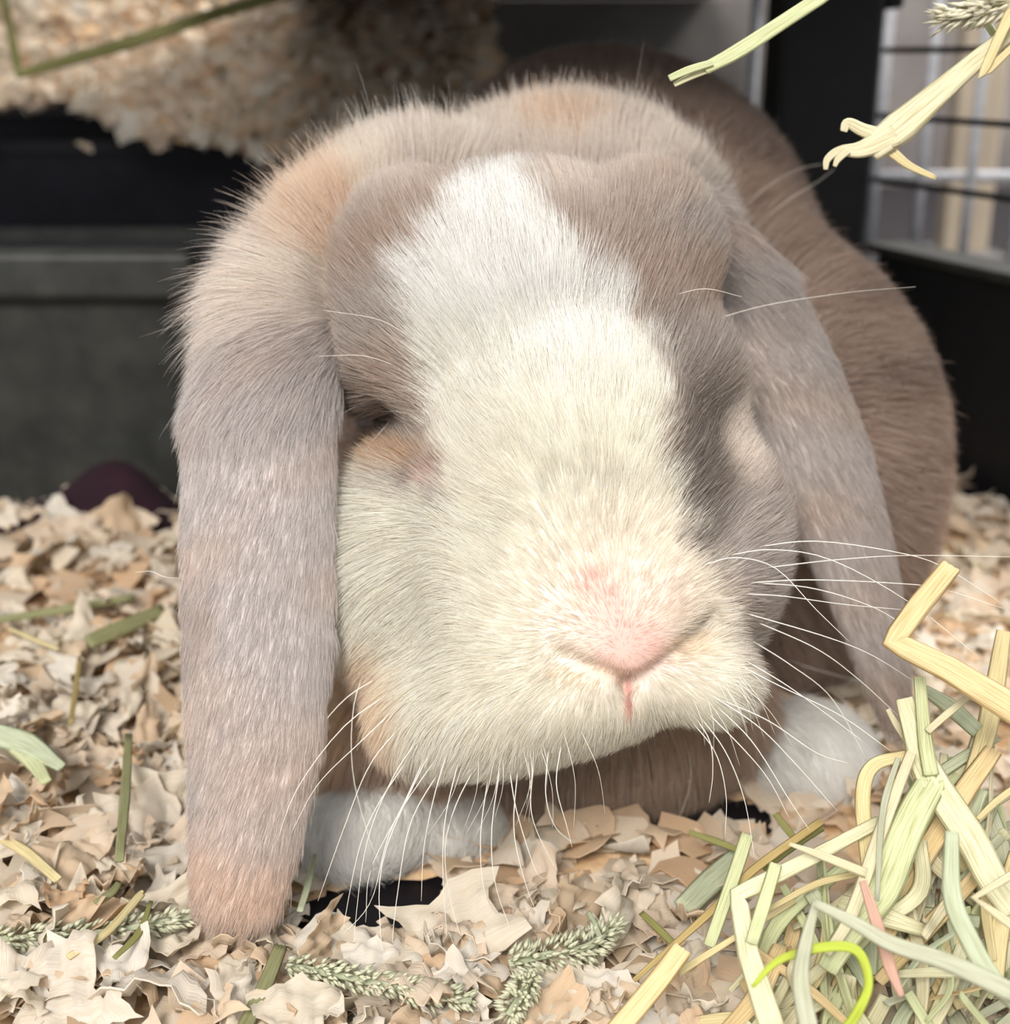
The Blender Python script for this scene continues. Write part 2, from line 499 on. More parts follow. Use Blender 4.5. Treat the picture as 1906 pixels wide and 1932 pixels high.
def poly_sd(x, y, poly):
    poly = np.array(poly, float)
    d = np.full(len(x), 1e9); ins = np.zeros(len(x), bool)
    for (x0, y0), (x1, y1) in zip(poly, np.roll(poly, -1, 0)):
        ex, ey = x1 - x0, y1 - y0
        t = np.clip(((x - x0) * ex + (y - y0) * ey) / (ex * ex + ey * ey), 0, 1)
        d = np.minimum(d, np.hypot(x - x0 - t * ex, y - y0 - t * ey))
        c = ((y0 > y) != (y1 > y)) & (x < (x1 - x0) * (y - y0) / (y1 - y0 + 1e-12) + x0)
        ins ^= c
    return np.where(ins, -d, d)

BLAZE = [(900, 350), (950, 330), (1000, 350), (1035, 400), (1030, 440), (1080, 490), (1125, 535), (1180, 580), (1222, 660), (1250, 740),
         (1250, 830), (1258, 900), (1285, 975), (1310, 1050), (1370, 1110), (1395, 1190), (1420, 1290), (1370, 1420), (1200, 1440), (1000, 1560), (860, 1560),
         (740, 1400), (690, 1250), (620, 1150), (610, 890), (720, 893), (800, 930), (850, 940), (850, 900), (815, 800), (800, 700), (775, 620),
         (770, 510), (850, 450), (850, 385)]
COL = {k: lin(v) for k, v in dict(
    white=(247, 244, 238), cream=(247, 241, 226), grey=(192, 180, 171), brown=(188, 165, 148), tan=(246, 233, 219), lilac=(212, 204, 200),
    ear_tip=(224, 200, 182), dark=(130, 119, 109), pink=(238, 182, 172), peach=(244, 216, 186), chest=(208, 184, 160), body=(168, 146, 132),
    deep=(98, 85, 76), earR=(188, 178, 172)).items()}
def mixc(a, b, t):
    t = np.clip(t, 0, 1)[:, None]
    return a * (1 - t) + b * t
def blob(x, y, cx, cy, rx, ry, soft=0.5):
    r = np.hypot((x - cx) / rx, (y - cy) / ry)
    return np.clip((1 - r) / soft, 0, 1)
def coat(P, gi, jitter=0.0):
    """coat colour of skin points (markings, with lamp and shade tones painted in around muzzle and eye)"""
    x, y, d = proj(P)
    n1 = wob(P, 260, 3); n2 = wob(P, 700, 4)
    c = np.zeros((len(P), 3)) + COL['body']
    hd = (gi <= 1)
    base = mixc(np.zeros((len(P), 3)) + COL['grey'], COL['brown'], 0.35 + 0.45 * n1)
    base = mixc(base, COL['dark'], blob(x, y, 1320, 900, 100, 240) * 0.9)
    base = mixc(base, lin((206, 196, 190)), blob(x, y, 1420, 1030, 90, 150) * 0.7)
    base = mixc(base, COL['tan'], blob(x, y, 1400, 850, 60, 110) * 0.8)
    base = mixc(base, COL['deep'], blob(x, y, 690, 795, 115, 85) * 0.95)  # dark hair round the eye, with shade of the hollow painted in
    base = mixc(base, lin((216, 184, 152)), blob(x, y, 725, 875, 120, 40) * 0.9)
    sd = poly_sd(x, y, BLAZE) + 16 * n2 + jitter * rng.normal(size=len(P))
    w = np.clip(0.5 - sd / 24.0, 0, 1)
    white = mixc(np.zeros((len(P), 3)) + COL['white'], COL['cream'], np.clip((y - 560) / 250, 0, 1))
    white = mixc(white, COL['peach'], blob(x, y, 690, 1300, 110, 160) * 0.9)
    white = mixc(white, lin((206, 196, 190)), blob(x, y, 1455, 1180, 110, 130) * 0.5)
    white = mixc(white, lin((230, 213, 198)), blob(x, y, 1190, 1140, 230, 210, 1.0) * 1.1)  # beige-pink muzzle, darkened further to even out the lamp's glare
    pk = np.maximum(blob(x, y, 1190, 1225, 80, 75), blob(x, y, 1135, 1110, 55, 40))
    pk = np.maximum(pk, blob(x, y, 1150, 1160, 50, 70) * 0.7)
    white = mixc(white, COL['pink'], pk * 0.48)
    white = mixc(white, COL['pink'], blob(x, y, 1175, 1180, 140, 130, 1.0) * 0.25)
    white = mixc(white, lin((238, 206, 166)), np.maximum(blob(x, y, 1105, 1268, 85, 26), blob(x, y, 1295, 1222, 60, 30)) * 0.3)  # warm shading inside the nostril folds, painted as colour
    white = mixc(white, lin((214, 134, 124)), blob(x, y, 1184, 1310, 14, 38) * 0.8)
    white = mixc(white, COL['pink'], blob(x, y, 830, 905, 40, 30) * 0.6)
    crown = mixc(np.zeros((len(P), 3)) + COL['tan'], COL['brown'], 0.35 + 0.3 * n1)
    base = mixc(base, crown, np.clip((455 - y) / 130, 0, 1) * np.clip(np.abs(x - 940) / 120, 0, 1) * 0.85)
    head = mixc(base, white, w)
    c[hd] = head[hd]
    m = gi == 2
    nap = mixc(np.zeros((len(P), 3)) + COL['tan'], COL['grey'], 0.15 + 0.3 * n1 + np.clip((x - 1100) / 300, 0, 1) * 0.45 + np.clip((y - 270) / 140, 0, 1) * 0.35)
    nap = mixc(nap, lin((232, 200, 170)), np.maximum(blob(x, y, 650, 390, 120, 90), blob(x, y, 1060, 270, 110, 50)) * 0.7)
    c[m] = nap[m]
    m = gi == 3
    e = mixc(np.zeros((len(P), 3)) + COL['tan'], COL['lilac'], (y - 480) / 220 + 0.3 * n1)
    e = mixc(e, lin((232, 200, 170)), blob(x, y, 620, 420, 90, 110) * 0.7)
    e = mixc(e, COL['ear_tip'], np.clip((y - 1250) / 480, 0, 1) * 0.8 + 0.25 * n1)
    e = mixc(e, COL['brown'], blob(x, y, 370, 1180, 60, 120) * 0.35)
    c[m] = e[m]
    m = gi == 4
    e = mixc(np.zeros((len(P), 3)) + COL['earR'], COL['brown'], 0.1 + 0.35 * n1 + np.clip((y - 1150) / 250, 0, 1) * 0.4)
    c[m] = e[m]
    m = gi == 5
    bb = mixc(np.zeros((len(P), 3)) + COL['body'], COL['brown'], 0.5 + 0.5 * n1)
    c[m] = bb[m]
    m = gi == 6
    c[m] = mixc(np.zeros((len(P), 3)) + COL['chest'], COL['brown'], 0.4 + 0.5 * n1)[m]
    c[m] = mixc(c, COL['peach'], blob(x, y, 640, 1320, 90, 140))[m]
    m = gi == 7
    c[m] = COL['white']
    return c

rabbit = empty('rabbit', on_ground(1050, 1560))
tag(rabbit, 'grey and tan lop-eared rabbit with a white blaze sitting on shavings', 'rabbit')
RL = np.array(rabbit.location)
me = bpy.data.meshes.new('body')
me.vertices.add(len(VW)); me.vertices.foreach_set('co', (VW - RL).astype(np.float32).ravel())
me.loops.add(QF.size); me.loops.foreach_set('vertex_index', QF.ravel().astype(np.int32))
me.polygons.add(len(QF))
me.polygons.foreach_set('loop_start', (np.arange(len(QF)) * 4).astype(np.int32))
me.update(calc_edges=True)
me.polygons.foreach_set('use_smooth', np.ones(len(QF), bool))
gv = group_of(VC)
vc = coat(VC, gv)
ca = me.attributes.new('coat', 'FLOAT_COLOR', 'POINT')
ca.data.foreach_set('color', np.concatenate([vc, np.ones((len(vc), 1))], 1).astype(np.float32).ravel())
me.materials.append(M['skin'])
body = link(bpy.data.objects.new('body', me), rabbit)
TRI = np.concatenate([QF[:, [0, 1, 2]], QF[:, [0, 2, 3]]])
# vertex normals (camera space)
fn = np.cross(VC[TRI[:, 1]] - VC[TRI[:, 0]], VC[TRI[:, 2]] - VC[TRI[:, 0]])
area = np.linalg.norm(fn, axis=1) / 2
VN = np.zeros_like(VC)
for k in range(3):
    np.add.at(VN, TRI[:, k], fn)
VN /= np.linalg.norm(VN, axis=1)[:, None] + 1e-12
cen = VC[TRI].mean(1)
if ((VN[TRI[:, 0]] * (cen - VC.mean(0))).sum(1) * area).sum() < 0:
    VN = -VN
    me.flip_normals()
bvh = BVHTree.FromPolygons([tuple(v) for v in VC], [tuple(q) for q in QF])
def surf_depth(px, py):
    d = Vector(cpt(px, py, 1.0))
    hit = bvh.ray_cast(Vector((0, 0, 0)), d.normalized())
    return -hit[0].z if hit[0] is not None else None

# ------------------------------------------------------------------ fur
HAIRS = 430000
NOSE = cpt(1180, 1235, 0.222)
nrm = fn / (np.linalg.norm(fn, axis=1)[:, None] + 1e-15)
if (nrm * VN[TRI[:, 0]]).sum() < 0:
    nrm = -nrm
view = -cen / np.linalg.norm(cen, axis=1)[:, None]
facing = (nrm * view).sum(1)
gt = group_of(cen)
dens = np.array([1.25, 1.7, 0.9, 1.25, 0.9, 0.45, 0.7, 0.8])[gt]
dens = dens * np.where(facing > -0.15, 1.0, 0.12)
pw = cen @ R_CW.T + T_CW
dens = dens * np.where(pw[:, 2] < 0.002, 0.0, 1.0)
prob = area * dens
ti = rng.choice(len(TRI), size=HAIRS, p=prob / prob.sum())
u = rng.random(HAIRS); v = rng.random(HAIRS)
sw = u + v > 1
u[sw], v[sw] = 1 - u[sw], 1 - v[sw]
A, B_, D_ = VC[TRI[ti, 0]], VC[TRI[ti, 1]], VC[TRI[ti, 2]]
root = A + u[:, None] * (B_ - A) + v[:, None] * (D_ - A)
NR = VN[TRI[ti, 0]] * (1 - u - v)[:, None] + VN[TRI[ti, 1]] * u[:, None] + VN[TRI[ti, 2]] * v[:, None]
NR /= np.linalg.norm(NR, axis=1)[:, None]
gi = gt[ti]
px, py, pd = proj(root)
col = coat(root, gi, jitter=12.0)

def unit(v):
    return v / (np.linalg.norm(v, axis=1)[:, None] + 1e-12)
flow = unit(root - NOSE)                                    # away from the nose on the whole head
side = np.clip((890 - px) / 200, 0, 1) * np.clip((py - 860) / 220, 0, 1)
flow = unit(flow + side[:, None] * np.array([-0.25, -1.7, 0]))
chin = np.clip((py - 1290) / 150, 0, 1)
flow = unit(flow + chin[:, None] * np.array([0, -1.3, 0]))
m = gi == 2
flow[m] = unit(flow[m] + np.array([0, 0.5, -0.2]))
for g, idx_c in ((3, [q for q in PRIM if q['group'] == 'earL'][0]), (4, [q for q in PRIM if q['group'] == 'earR'][0])):
    m = gi == g
    cs = idx_c['c']
    P = root[m]
    best = np.full(len(P), 1e9); T = np.zeros_like(P); off = np.zeros_like(P)
    for i in range(len(cs) - 1):
        ab = cs[i + 1] - cs[i]
        t = np.clip(((P - cs[i]) @ ab) / (ab @ ab), 0, 1)
        dv = P - cs[i] - t[:, None] * ab
        d2 = (dv ** 2).sum(1)
        k = d2 < best
        best = np.where(k, d2, best); T[k] = ab / np.linalg.norm(ab); off[k] = dv[k]
    lean = np.array([-0.30, 0, 0]) if g == 3 else np.array([0.12, 0, 0])
    fl = T + lean + 5 * off
    if g == 3:                                              # fluffy arch where the ear leaves the head
        up = np.clip((740 - py[m]) / 320, 0, 1)[:, None]
        fl = fl * (1 - up) + up * unit(P - cpt(820, 760, 0.27))
    flow[m] = unit(fl)
m = gi == 5
flow[m] = unit(root[m] - cpt(1000, 800, 0.26) + np.array([0, -0.02, 0]))
m = gi == 6
flow[m] = unit(np.array([0, -1.0, 0.12]) + 6 * (root[m] - cpt(1000, 1300, 0.32)))
m = gi == 7
flow[m] = unit(np.array([0, -0.5, 0.8]) + 4 * (root[m] - cpt(760, 1560, 0.31)))
wa = np.array([0.2, 0.12, 0.22, 0.08, 0.10, 0.2, 0.2, 0.2])[gi][:, None]
flow = flow + wa * np.stack([wob(root, 320, 11), wob(root, 320, 12), wob(root, 320, 13)], 1) + rng.normal(size=root.shape) * 0.13
flow = flow - (flow * NR).sum(1)[:, None] * NR
flow = unit(flow)

# length in metres
Lh = np.array([0.0082, 0.0030, 0.0125, 0.0046, 0.0048, 0.0110, 0.0120, 0.0060])[gi]
rn = np.linalg.norm(root - NOSE, axis=1)
hm = gi <= 1
Lh[hm] = np.interp(rn[hm], [0.0, 0.008, 0.02, 0.035, 0.06, 0.09], [0.0012, 0.0020, 0.0042, 0.0062, 0.0085, 0.0095])
ck = hm & (px < 850) & (py > 880)
Lh[hm] *= 1 + 0.35 * np.clip((900 - px[hm]) / 150, 0, 1) * np.clip((py[hm] - 850) / 100, 0, 1)
Lh[gi == 3] += 0.0085 * np.clip((860 - py[gi == 3]) / 400, 0, 1)
Lh[gi == 4] += 0.005 * np.clip((640 - py[gi == 4]) / 150, 0, 1)
Lh *= rng.uniform(0.65, 1.2, HAIRS)
guard = rng.random(HAIRS) < 0.02
Lh[guard & ~hm] *= 1.5
fl_ = (rng.random(HAIRS) < 0.07) & ((gi == 2) | ((gi == 3) & (py < 620)))
Lh[fl_] *= 1.45
lift0 = np.array([0.55, 0.45, 0.8, 0.30, 0.35, 0.6, 0.55, 0.5])[gi]
lift0 = np.where(gi == 3, 0.30 + 0.45 * np.clip((800 - py) / 300, 0, 1), lift0) * rng.uniform(0.7, 1.3, HAIRS)
# clumps: jittered cells share a tip target
cell = 0.0022
key = np.floor((root + 0.0009 * np.stack([wob(root, 900, 21), wob(root, 900, 22), wob(root, 900, 23)], 1)) / cell).astype(np.int64)
key = key - key.min(0)
key = (key[:, 0] * 4096 + key[:, 1]) * 4096 + key[:, 2]
_, inv = np.unique(key, return_inverse=True)
cnt = np.bincount(inv)
NP = 5
ts = np.linspace(0, 1, NP)
pts = np.zeros((HAIRS, NP, 3))
pts[:, 0] = root - NR * 0.0003
cur = pts[:, 0].copy()
for k in range(1, NP):
    lk = lift0 * (1.0 - 0.65 * (k - 1) / (NP - 2))
    dr = unit(flow + NR * lk[:, None] + np.array([0, -0.10, 0]) * (k / NP))
    cur = cur + dr * (Lh / (NP - 1))[:, None]
    pts[:, k] = cur
tipm = np.stack([np.bincount(inv, pts[:, -1, i]) / cnt for i in range(3)], 1)[inv]
rtm = np.stack([np.bincount(inv, root[:, i]) / cnt for i in range(3)], 1)[inv]
pull = (np.array([0.28, 0.10, 0.42, 0.18, 0.2, 0.35, 0.4, 0.25])[gi] * rng.uniform(0.4, 1.2, HAIRS))
pull = np.where(hm & (px < 840) & (py > 930), pull * 1.9, pull)
for k in range(1, NP):
    t = ts[k] ** 1.5
    tgt = tipm - (tipm - rtm) * (1 - ts[k]) + (root - rtm) * 0.0
    pts[:, k] += (pull * t)[:, None] * (tgt - pts[:, k])
clv = rng.normal(size=len(cnt))[inv]
shade = np.exp(0.12 * rng.normal(size=HAIRS) + 0.04 * clv)
col = np.clip(col * shade[:, None], 0, 0.98)
lt = rng.random(HAIRS) < np.array([0.10, 0.1, 0.28, 0.14, 0.12, 0.08, 0.08, 0.1])[gi]                               # pale guard hairs
col[lt] = mixc(col[lt], COL['white'], np.full(lt.sum(), 0.45))
rad0 = np.array([0.000037, 0.000028, 0.000042, 0.000035, 0.000038, 0.00006, 0.00005, 0.000045])[gi] * rng.uniform(0.7, 1.2, HAIRS)
prof = np.array([0.8, 1.0, 0.85, 0.6, 0.12])
ptsw = pts @ R_CW.T + T_CW - RL

def fur_object(name, mask, label=None):
    n = int(mask.sum())
    hc = bpy.data.hair_curves.new(name)
    hc.add_curves([NP] * n)
    hc.attributes['position'].data.foreach_set('vector', ptsw[mask].astype(np.float32).ravel())
    ra = hc.attributes.get('radius') or hc.attributes.new('radius', 'FLOAT', 'POINT')
    ra.data.foreach_set('value', (rad0[mask][:, None] * prof[None]).astype(np.float32).ravel())
    c = hc.attributes.new('coat', 'FLOAT_COLOR', 'CURVE')
    c.data.foreach_set('color', np.concatenate([col[mask], np.ones((n, 1))], 1).astype(np.float32).ravel())
    hc.materials.append(M['fur'])
    o = link(bpy.data.objects.new(name, hc), rabbit)
    o['kind'] = 'stuff'
    if label: o['label'] = label
    return o
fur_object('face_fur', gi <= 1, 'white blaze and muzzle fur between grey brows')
fur_object('crown_fur', gi == 2, 'fluffy tan fur on the crown')
fur_object('ear_fur', gi == 3, 'short lilac grey fur on the ear')
fur_object('ear_fur', gi == 4, 'short grey fur on the shaded ear')
fur_object('body_fur', (gi == 5) | (gi == 6), 'brown fur on back and chest')
fur_object('paw_fur', gi == 7, 'white fur on the front paws')

# eye
def sphere_mesh(c, r, nu=20, nv=12):
    v = []; f = []
    for j in range(nv + 1):
        th = math.pi * j / nv
        for i in range(nu):
            ph = 2 * math.pi * i / nu
            v.append((c[0] + r[0] * math.sin(th) * math.cos(ph), c[1] + r[1] * math.sin(th) * math.sin(ph), c[2] + r[2] * math.cos(th)))
    for j in range(nv):
        for i in range(nu):
            f.append((j * nu + i, (j + 1) * nu + i, (j + 1) * nu + (i + 1) % nu, j * nu + (i + 1) % nu))
    return np.array(v), f
d = surf_depth(715, 800) or 0.262
ev, ef = sphere_mesh(cpt(712, 800, d + 0.0030), (0.0056, 0.0042, 0.0046))
eye = mesh_obj('eye', c2w(ev), ef, M['eye'], origin=RL)
adopt(eye, rabbit); eye['label'] = 'half closed dark eye under the ear'

# whiskers: tapered bent tubes, one mesh each
def smooth_path(pts, n):
    P = np.array(pts, float)
    P = np.vstack([2 * P[0] - P[1], P, 2 * P[-1] - P[-2]])
    out = []
    segs = len(P) - 3
    for i in range(n + 1):
        t = i / n * segs
        k = min(int(t), segs - 1); t -= k
        p0, p1, p2, p3 = P[k], P[k + 1], P[k + 2], P[k + 3]
        out.append(0.5 * ((2 * p1) + (-p0 + p2) * t + (2 * p0 - 5 * p1 + 4 * p2 - p3) * t * t + (-p0 + 3 * p1 - 3 * p2 + p3) * t ** 3))
    return np.array(out)
def tube(path, radii, sides=6):
    v = []; f = []
    n = len(path)
    T = np.gradient(path, axis=0)
    up = np.array([0.3, 0.9, 0.2])
    for i in range(n):
        t = T[i] / (np.linalg.norm(T[i]) + 1e-12)
        a = np.cross(t, up); a /= np.linalg.norm(a) + 1e-12
        b = np.cross(t, a)
        for s in range(sides):
            an = 2 * math.pi * s / sides
            v.append(path[i] + radii[i] * (math.cos(an) * a + math.sin(an) * b))
    for i in range(n - 1):
        for s in range(sides):
            f.append((i * sides + s, i * sides + (s + 1) % sides, (i + 1) * sides + (s + 1) % sides, (i + 1) * sides + s))
    f.append(tuple(range(sides))[::-1]); f.append(tuple((n - 1) * sides + s for s in range(sides)))
    return np.array(v), f
def whisker(pix, r=0.00013, dtip=0.0):
    d0 = surf_depth(*pix[0]) or surf_depth(pix[0][0] - 20, pix[0][1] - 10) or 0.25
    n = len(pix) - 1
    path = smooth_path([cpt(x, y, d0 - 0.003 * min(i, 1) + dtip * i / n) for i, (x, y) in enumerate(pix)], 16)
    rr = r * np.linspace(1.0, 0.4, len(path))
    vv, ff = tube(path, rr, 5)
    o = mesh_obj('whisker', c2w(vv), ff, M['whisker'], origin=RL)
    adopt(o, rabbit)
WH = [[(1427, 1032), (1538, 1021), (1682, 1040), (1777, 1068), (1895, 1141)],
      [(1440, 1072), (1570, 1057), (1713, 1048), (1920, 1051)],
      [(1373, 1048), (1459, 1037), (1570, 1057), (1717, 1137), (1857, 1248)],
      [(1411, 1100), (1523, 1094), (1682, 1100), (1777, 1111), (1895, 1149)],
      [(1427, 1100), (1523, 1108), (1618, 1134), (1691, 1170), (1796, 1254)],
      [(1325, 1067), (1389, 1052), (1465, 1073), (1539, 1149), (1602, 1210)],
      [(1400, 1155), (1554, 1200), (1643, 1235), (1726, 1286)],
      [(1420, 1170), (1539, 1223), (1618, 1280), (1698, 1353)],
      [(1440, 1232), (1554, 1267), (1713, 1308)],
      [(1411, 1204), (1491, 1254), (1570, 1318), (1637, 1436)],
      [(1395, 1255), (1475, 1296), (1586, 1350), (1681, 1417)],
      [(1400, 1120), (1480, 1125), (1590, 1140), (1700, 1150)],
      [(1405, 1245), (1480, 1290), (1550, 1340), (1630, 1400)],
      [(1340, 1310), (1430, 1370), (1500, 1440), (1580, 1530)],
      [(1350, 1330), (1420, 1400), (1490, 1510), (1535, 1495)][:3] + [(1530, 1570)],
      [(1330, 1340), (1400, 1410), (1450, 1470), (1490, 1545)],
      [(1320, 1350), (1370, 1420), (1405, 1510), (1425, 1625)],
      [(1300, 1355), (1350, 1420), (1370, 1500), (1368, 1580)],
      [(1360, 1320), (1450, 1360), (1540, 1420), (1600, 1440)],
      [(1310, 1350), (1340, 1400), (1345, 1460), (1338, 1515)],
      [(1280, 1360), (1302, 1430), (1300, 1490), (1278, 1553)],
      [(785, 1408), (689, 1568), (642, 1778)],
      [(840, 1438), (777, 1547), (752, 1673), (739, 1799), (743, 1896)],
      [(819, 1400), (726, 1610), (718, 1757), (731, 1820)],
      [(869, 1420), (840, 1547), (836, 1652), (844, 1778)],
      [(945, 1440), (928, 1568), (936, 1673), (978, 1791)],
      [(924, 1450), (907, 1576), (915, 1686), (949, 1749)],
      [(882, 1450), (861, 1610), (873, 1757), (907, 1833)],
      [(978, 1440), (970, 1568), (995, 1677), (1020, 1736)],
      [(1008, 1430), (1004, 1539), (1050, 1644)],
      [(1035, 1410), (1030, 1500), (1048, 1560), (1083, 1592)],
      [(1060, 1400), (1050, 1480), (1070, 1560), (1080, 1600)],
      [(900, 1440), (860, 1520), (840, 1600), (850, 1700), (885, 1815)],
      [(960, 1440), (975, 1530), (1010, 1640), (1030, 1660)],
      [(740, 1265), (650, 1320), (570, 1420), (512, 1520)],
      [(755, 1295), (650, 1370), (560, 1490), (520, 1600), (500, 1672)],
      [(765, 1320), (680, 1400), (600, 1480), (550, 1570)],
      [(775, 1350), (700, 1440), (650, 1560), (600, 1700)],
      [(700, 1235), (668, 1330), (665, 1450), (690, 1560), (720, 1640)],
      [(800, 1380), (740, 1470), (690, 1600), (665, 1790)],
      [(810, 1410), (760, 1520), (700, 1640), (690, 1740)],
      [(850, 1400), (820, 1500), (800, 1600), (795, 1700)],
      [(830, 1420), (740, 1560), (700, 1700), (640, 1770)],
      [(700, 762), (655, 775), (600, 822)],
      [(740, 790), (705, 830), (672, 872)],
      [(790, 650), (720, 605), (610, 585)],
      [(770, 700), (690, 672), (600, 672)],
      [(1395, 400), (1450, 350), (1505, 320), (1555, 308)],
      [(1430, 425), (1490, 375), (1540, 345), (1575, 318)],
      [(1340, 605), (1450, 575), (1600, 552), (1728, 541)],
      [(1260, 560), (1330, 545), (1400, 560)],
      [(345, 1092), (310, 1088), (285, 1078), (255, 1080)]]
for i, w in enumerate(WH):
    whisker(w, 0.00012 if i < 43 else 0.00007, 0.004 if i < 21 else 0.006 if i < 43 else 0.0)

rw = np.random.default_rng(9)
for k in range(26):                                          # fine whiskers fanning out below the lips
    a = rw.random()
    x0, y0 = (rw.uniform(1290, 1420), 0) if k % 2 else (rw.uniform(860, 1120), 0)
    y0 = np.interp(x0, [860, 950, 1120, 1290, 1420], [1430, 1440, 1385, 1350, 1270]) - rw.uniform(5, 25)
    ln = rw.uniform(80, 190)
    ang = (math.radians(np.interp(x0, [1290, 1420], [75, 40])) if k % 2 else math.radians(np.interp(x0, [860, 1120], [105, 70]))) + rw.normal() * 0.12
    x1, y1 = x0 + math.cos(ang) * ln * 0.5, y0 + math.sin(ang) * ln * 0.5
    ang += 0.25
    whisker([(x0, y0), (x1, y1), (x1 + math.cos(ang) * ln * 0.5, y1 + math.sin(ang) * ln * 0.5)], 0.00006, 0.004)

# ------------------------------------------------------------------ cage and room parts
RZ = 0.215
rp = [(-0.15, 0.305), (0.262, 0.305), (0.165, 0.60), (0.165, 1.16), (-0.15, 1.16)]  # unseen roof, outline shaped to keep lamp light off the rabbit's back
rv = [(x, y, RZ) for x, y in rp] + [(x, y, RZ + 0.010) for x, y in rp]
rf = [(4, 3, 2, 1, 0), (5, 6, 7, 8, 9)] + [(i, (i + 1) % 5, 5 + (i + 1) % 5, 5 + i) for i in range(5)]
roof = mesh_obj('ceiling', rv, rf, M['black_plastic'], smooth=False, origin=(0, 0.7, RZ))
tag(roof, 'unseen black roof panel shaped to shade the back of the cage', kind='structure')
for k in range(26):                                          # added slats, thinning the lamp light that reaches the heap
    y = 0.42 + 0.028 * k
    o = box('shade_slat', (-0.62, y, RZ), (-0.1505, y + 0.011, RZ + 0.004), M['black_plastic'])
    adopt(o, roof)
tag(box('wall_rear', (-0.62, 1.15, 0.0), (0.236, 1.162, RZ - 0.001), M['rear_board']), 'dark grey rear panel of the cage', kind='structure')
tag(box('baseboard_rear', (-0.62, 1.13, 0.0), (0.236, 1.149, 0.09), M['black_plastic']), 'black lower edge of the rear panel', kind='structure')
PA = np.array([0.166, 0.592]); PB = np.array([0.30, 0.195])       # run of the side of the cage, far to near
def along(t, z, out=0.0):
    p = PA + (PB - PA) * t
    n = np.array([PB[1] - PA[1], -(PB[0] - PA[0])]); n = -n / np.linalg.norm(n)
    q = p + n * out
    return np.array([q[0], q[1], z])
def slab(name, t0, t1, z0, z1, o0, o1, mat, parent):
    v = [along(t, z, o) for t in (t0, t1) for z in (z0, z1) for o in (o0, o1)]
    f = [(0, 1, 3, 2), (4, 6, 7, 5), (0, 4, 5, 1), (2, 3, 7, 6), (0, 2, 6, 4), (1, 5, 7, 3)]
    o = mesh_obj(name, v, f, mat, smooth=False, origin=parent.location)
    adopt(o, parent)
    md = o.modifiers.new('bevel', 'BEVEL'); md.width = 0.0012; md.segments = 2
    return o
base = empty('cage_base', along(0.5, 0))
tag(base, 'black plastic cage base wall below the wire grid', 'cage base')
slab('panel', 0.0, 1.0, 0.0, 0.086, 0.0, 0.012, M['black_plastic'], base)
slab('rim', -0.01, 1.0, 0.0862, 0.0905, -0.004, 0.018, M['tray_plastic'], base)
post = empty('corner_post', (0.138, 0.61, 0))
tag(post, 'black square corner post of the cage behind the rabbit', 'post')
b = box('upright', (0.117, 0.590, 0.0), (0.160, 0.630, 0.2145), M['black_plastic'], bevel=0.003); adopt(b, post)
b = box('bracket', (0.160, 0.592, 0.188), (0.168, 0.622, 0.2145), M['black_plastic'], bevel=0.002); adopt(b, post)
wp = empty('wire_panel', along(0.5, 0.0905))
tag(wp, 'black horizontal cage wires right of the corner post', 'wire panel')
def rod(name, a, b_, r, mat, parent, sides=10):
    path = np.array([np.asarray(a) + (np.asarray(b_) - np.asarray(a)) * t for t in np.linspace(0, 1, 3)])
    v, f = tube(path, [r] * 3, sides)
    o = mesh_obj(name, v, f, mat, origin=parent.location)
    adopt(o, parent)
    return o
for z in (0.1175, 0.1445, 0.1715, 0.1985):
    rod('wire', along(-0.02, z), along(1.0, z), 0.0013, M['black_metal'], wp)
for t in (0.62, 0.8, 1.0):
    rod('wire', along(t, 0.0905, 0.003), along(t, 0.2145, 0.003), 0.0013, M['black_metal'], wp)
gp = empty('grey_grid', (0.25, 0.80, 0))
tag(gp, 'pale grey metal grid standing behind the black wires', 'grid panel')
GD = 0.78
for x in (1408, 1650, 1737, 1830, 1925, 2020, 2115, 2210):
    p = wpt(x, 400, GD); q = np.array([p[0], 0.80, 0.0])
    rod('bar', q, q + np.array([0, 0, 0.33]), 0.0030, M['grey_metal'], gp)
zb = 0.102
for z in (zb,):
    a = wpt(1560, 356, GD)
    rod('cross_bar', (a[0], 0.806, z), (0.45, 0.806, z), 0.0032, M['grey_metal'], gp)
bb = empty('beige_board', (0.38, 1.1, 0.0))
tag(bb, 'beige upright board behind the grey grid', 'board')
o = box('plank', (0.355, 1.08, 0.0), (0.392, 1.10, 0.24), M['beige_board'], bevel=0.002); adopt(o, bb)
o = box('foot', (0.345, 1.05, 0.0), (0.402, 1.13, 0.02), M['dark_board'], bevel=0.002); adopt(o, bb)

# ------------------------------------------------------------------ litter tray and tub
def ring_sweep(name, x0, x1, y0, y1, rad, profile, mat, parent):
    path = []
    for cx, cy, a0 in ((x1 - rad, y1 - rad, 0), (x0 + rad, y1 - rad, 90), (x0 + rad, y0 + rad, 180), (x1 - rad, y0 + rad, 270)):
        for k in range(7):
            a = math.radians(a0 + 15 * k)
            path.append((cx, cy, math.cos(a), math.sin(a)))
    v = []; f = []
    n, m_ = len(path), len(profile)
    for cx, cy, c_, s_ in path:
        for off, z in profile:
            v.append((cx + (rad + off) * c_, cy + (rad + off) * s_, z))
    for i in range(n):
        for k in range(m_):
            f.append((i * m_ + k, ((i + 1) % n) * m_ + k, ((i + 1) % n) * m_ + (k + 1) % m_, i * m_ + (k + 1) % m_))
    o = mesh_obj(name, v, f, mat, smooth=False, origin=parent.location)
    adopt(o, parent)
    return o
tray = empty('litter_tray', (-0.24, 0.58, 0))
tag(tray, 'dark grey plastic litter tray with a wide rim beside the rabbit', 'litter tray')
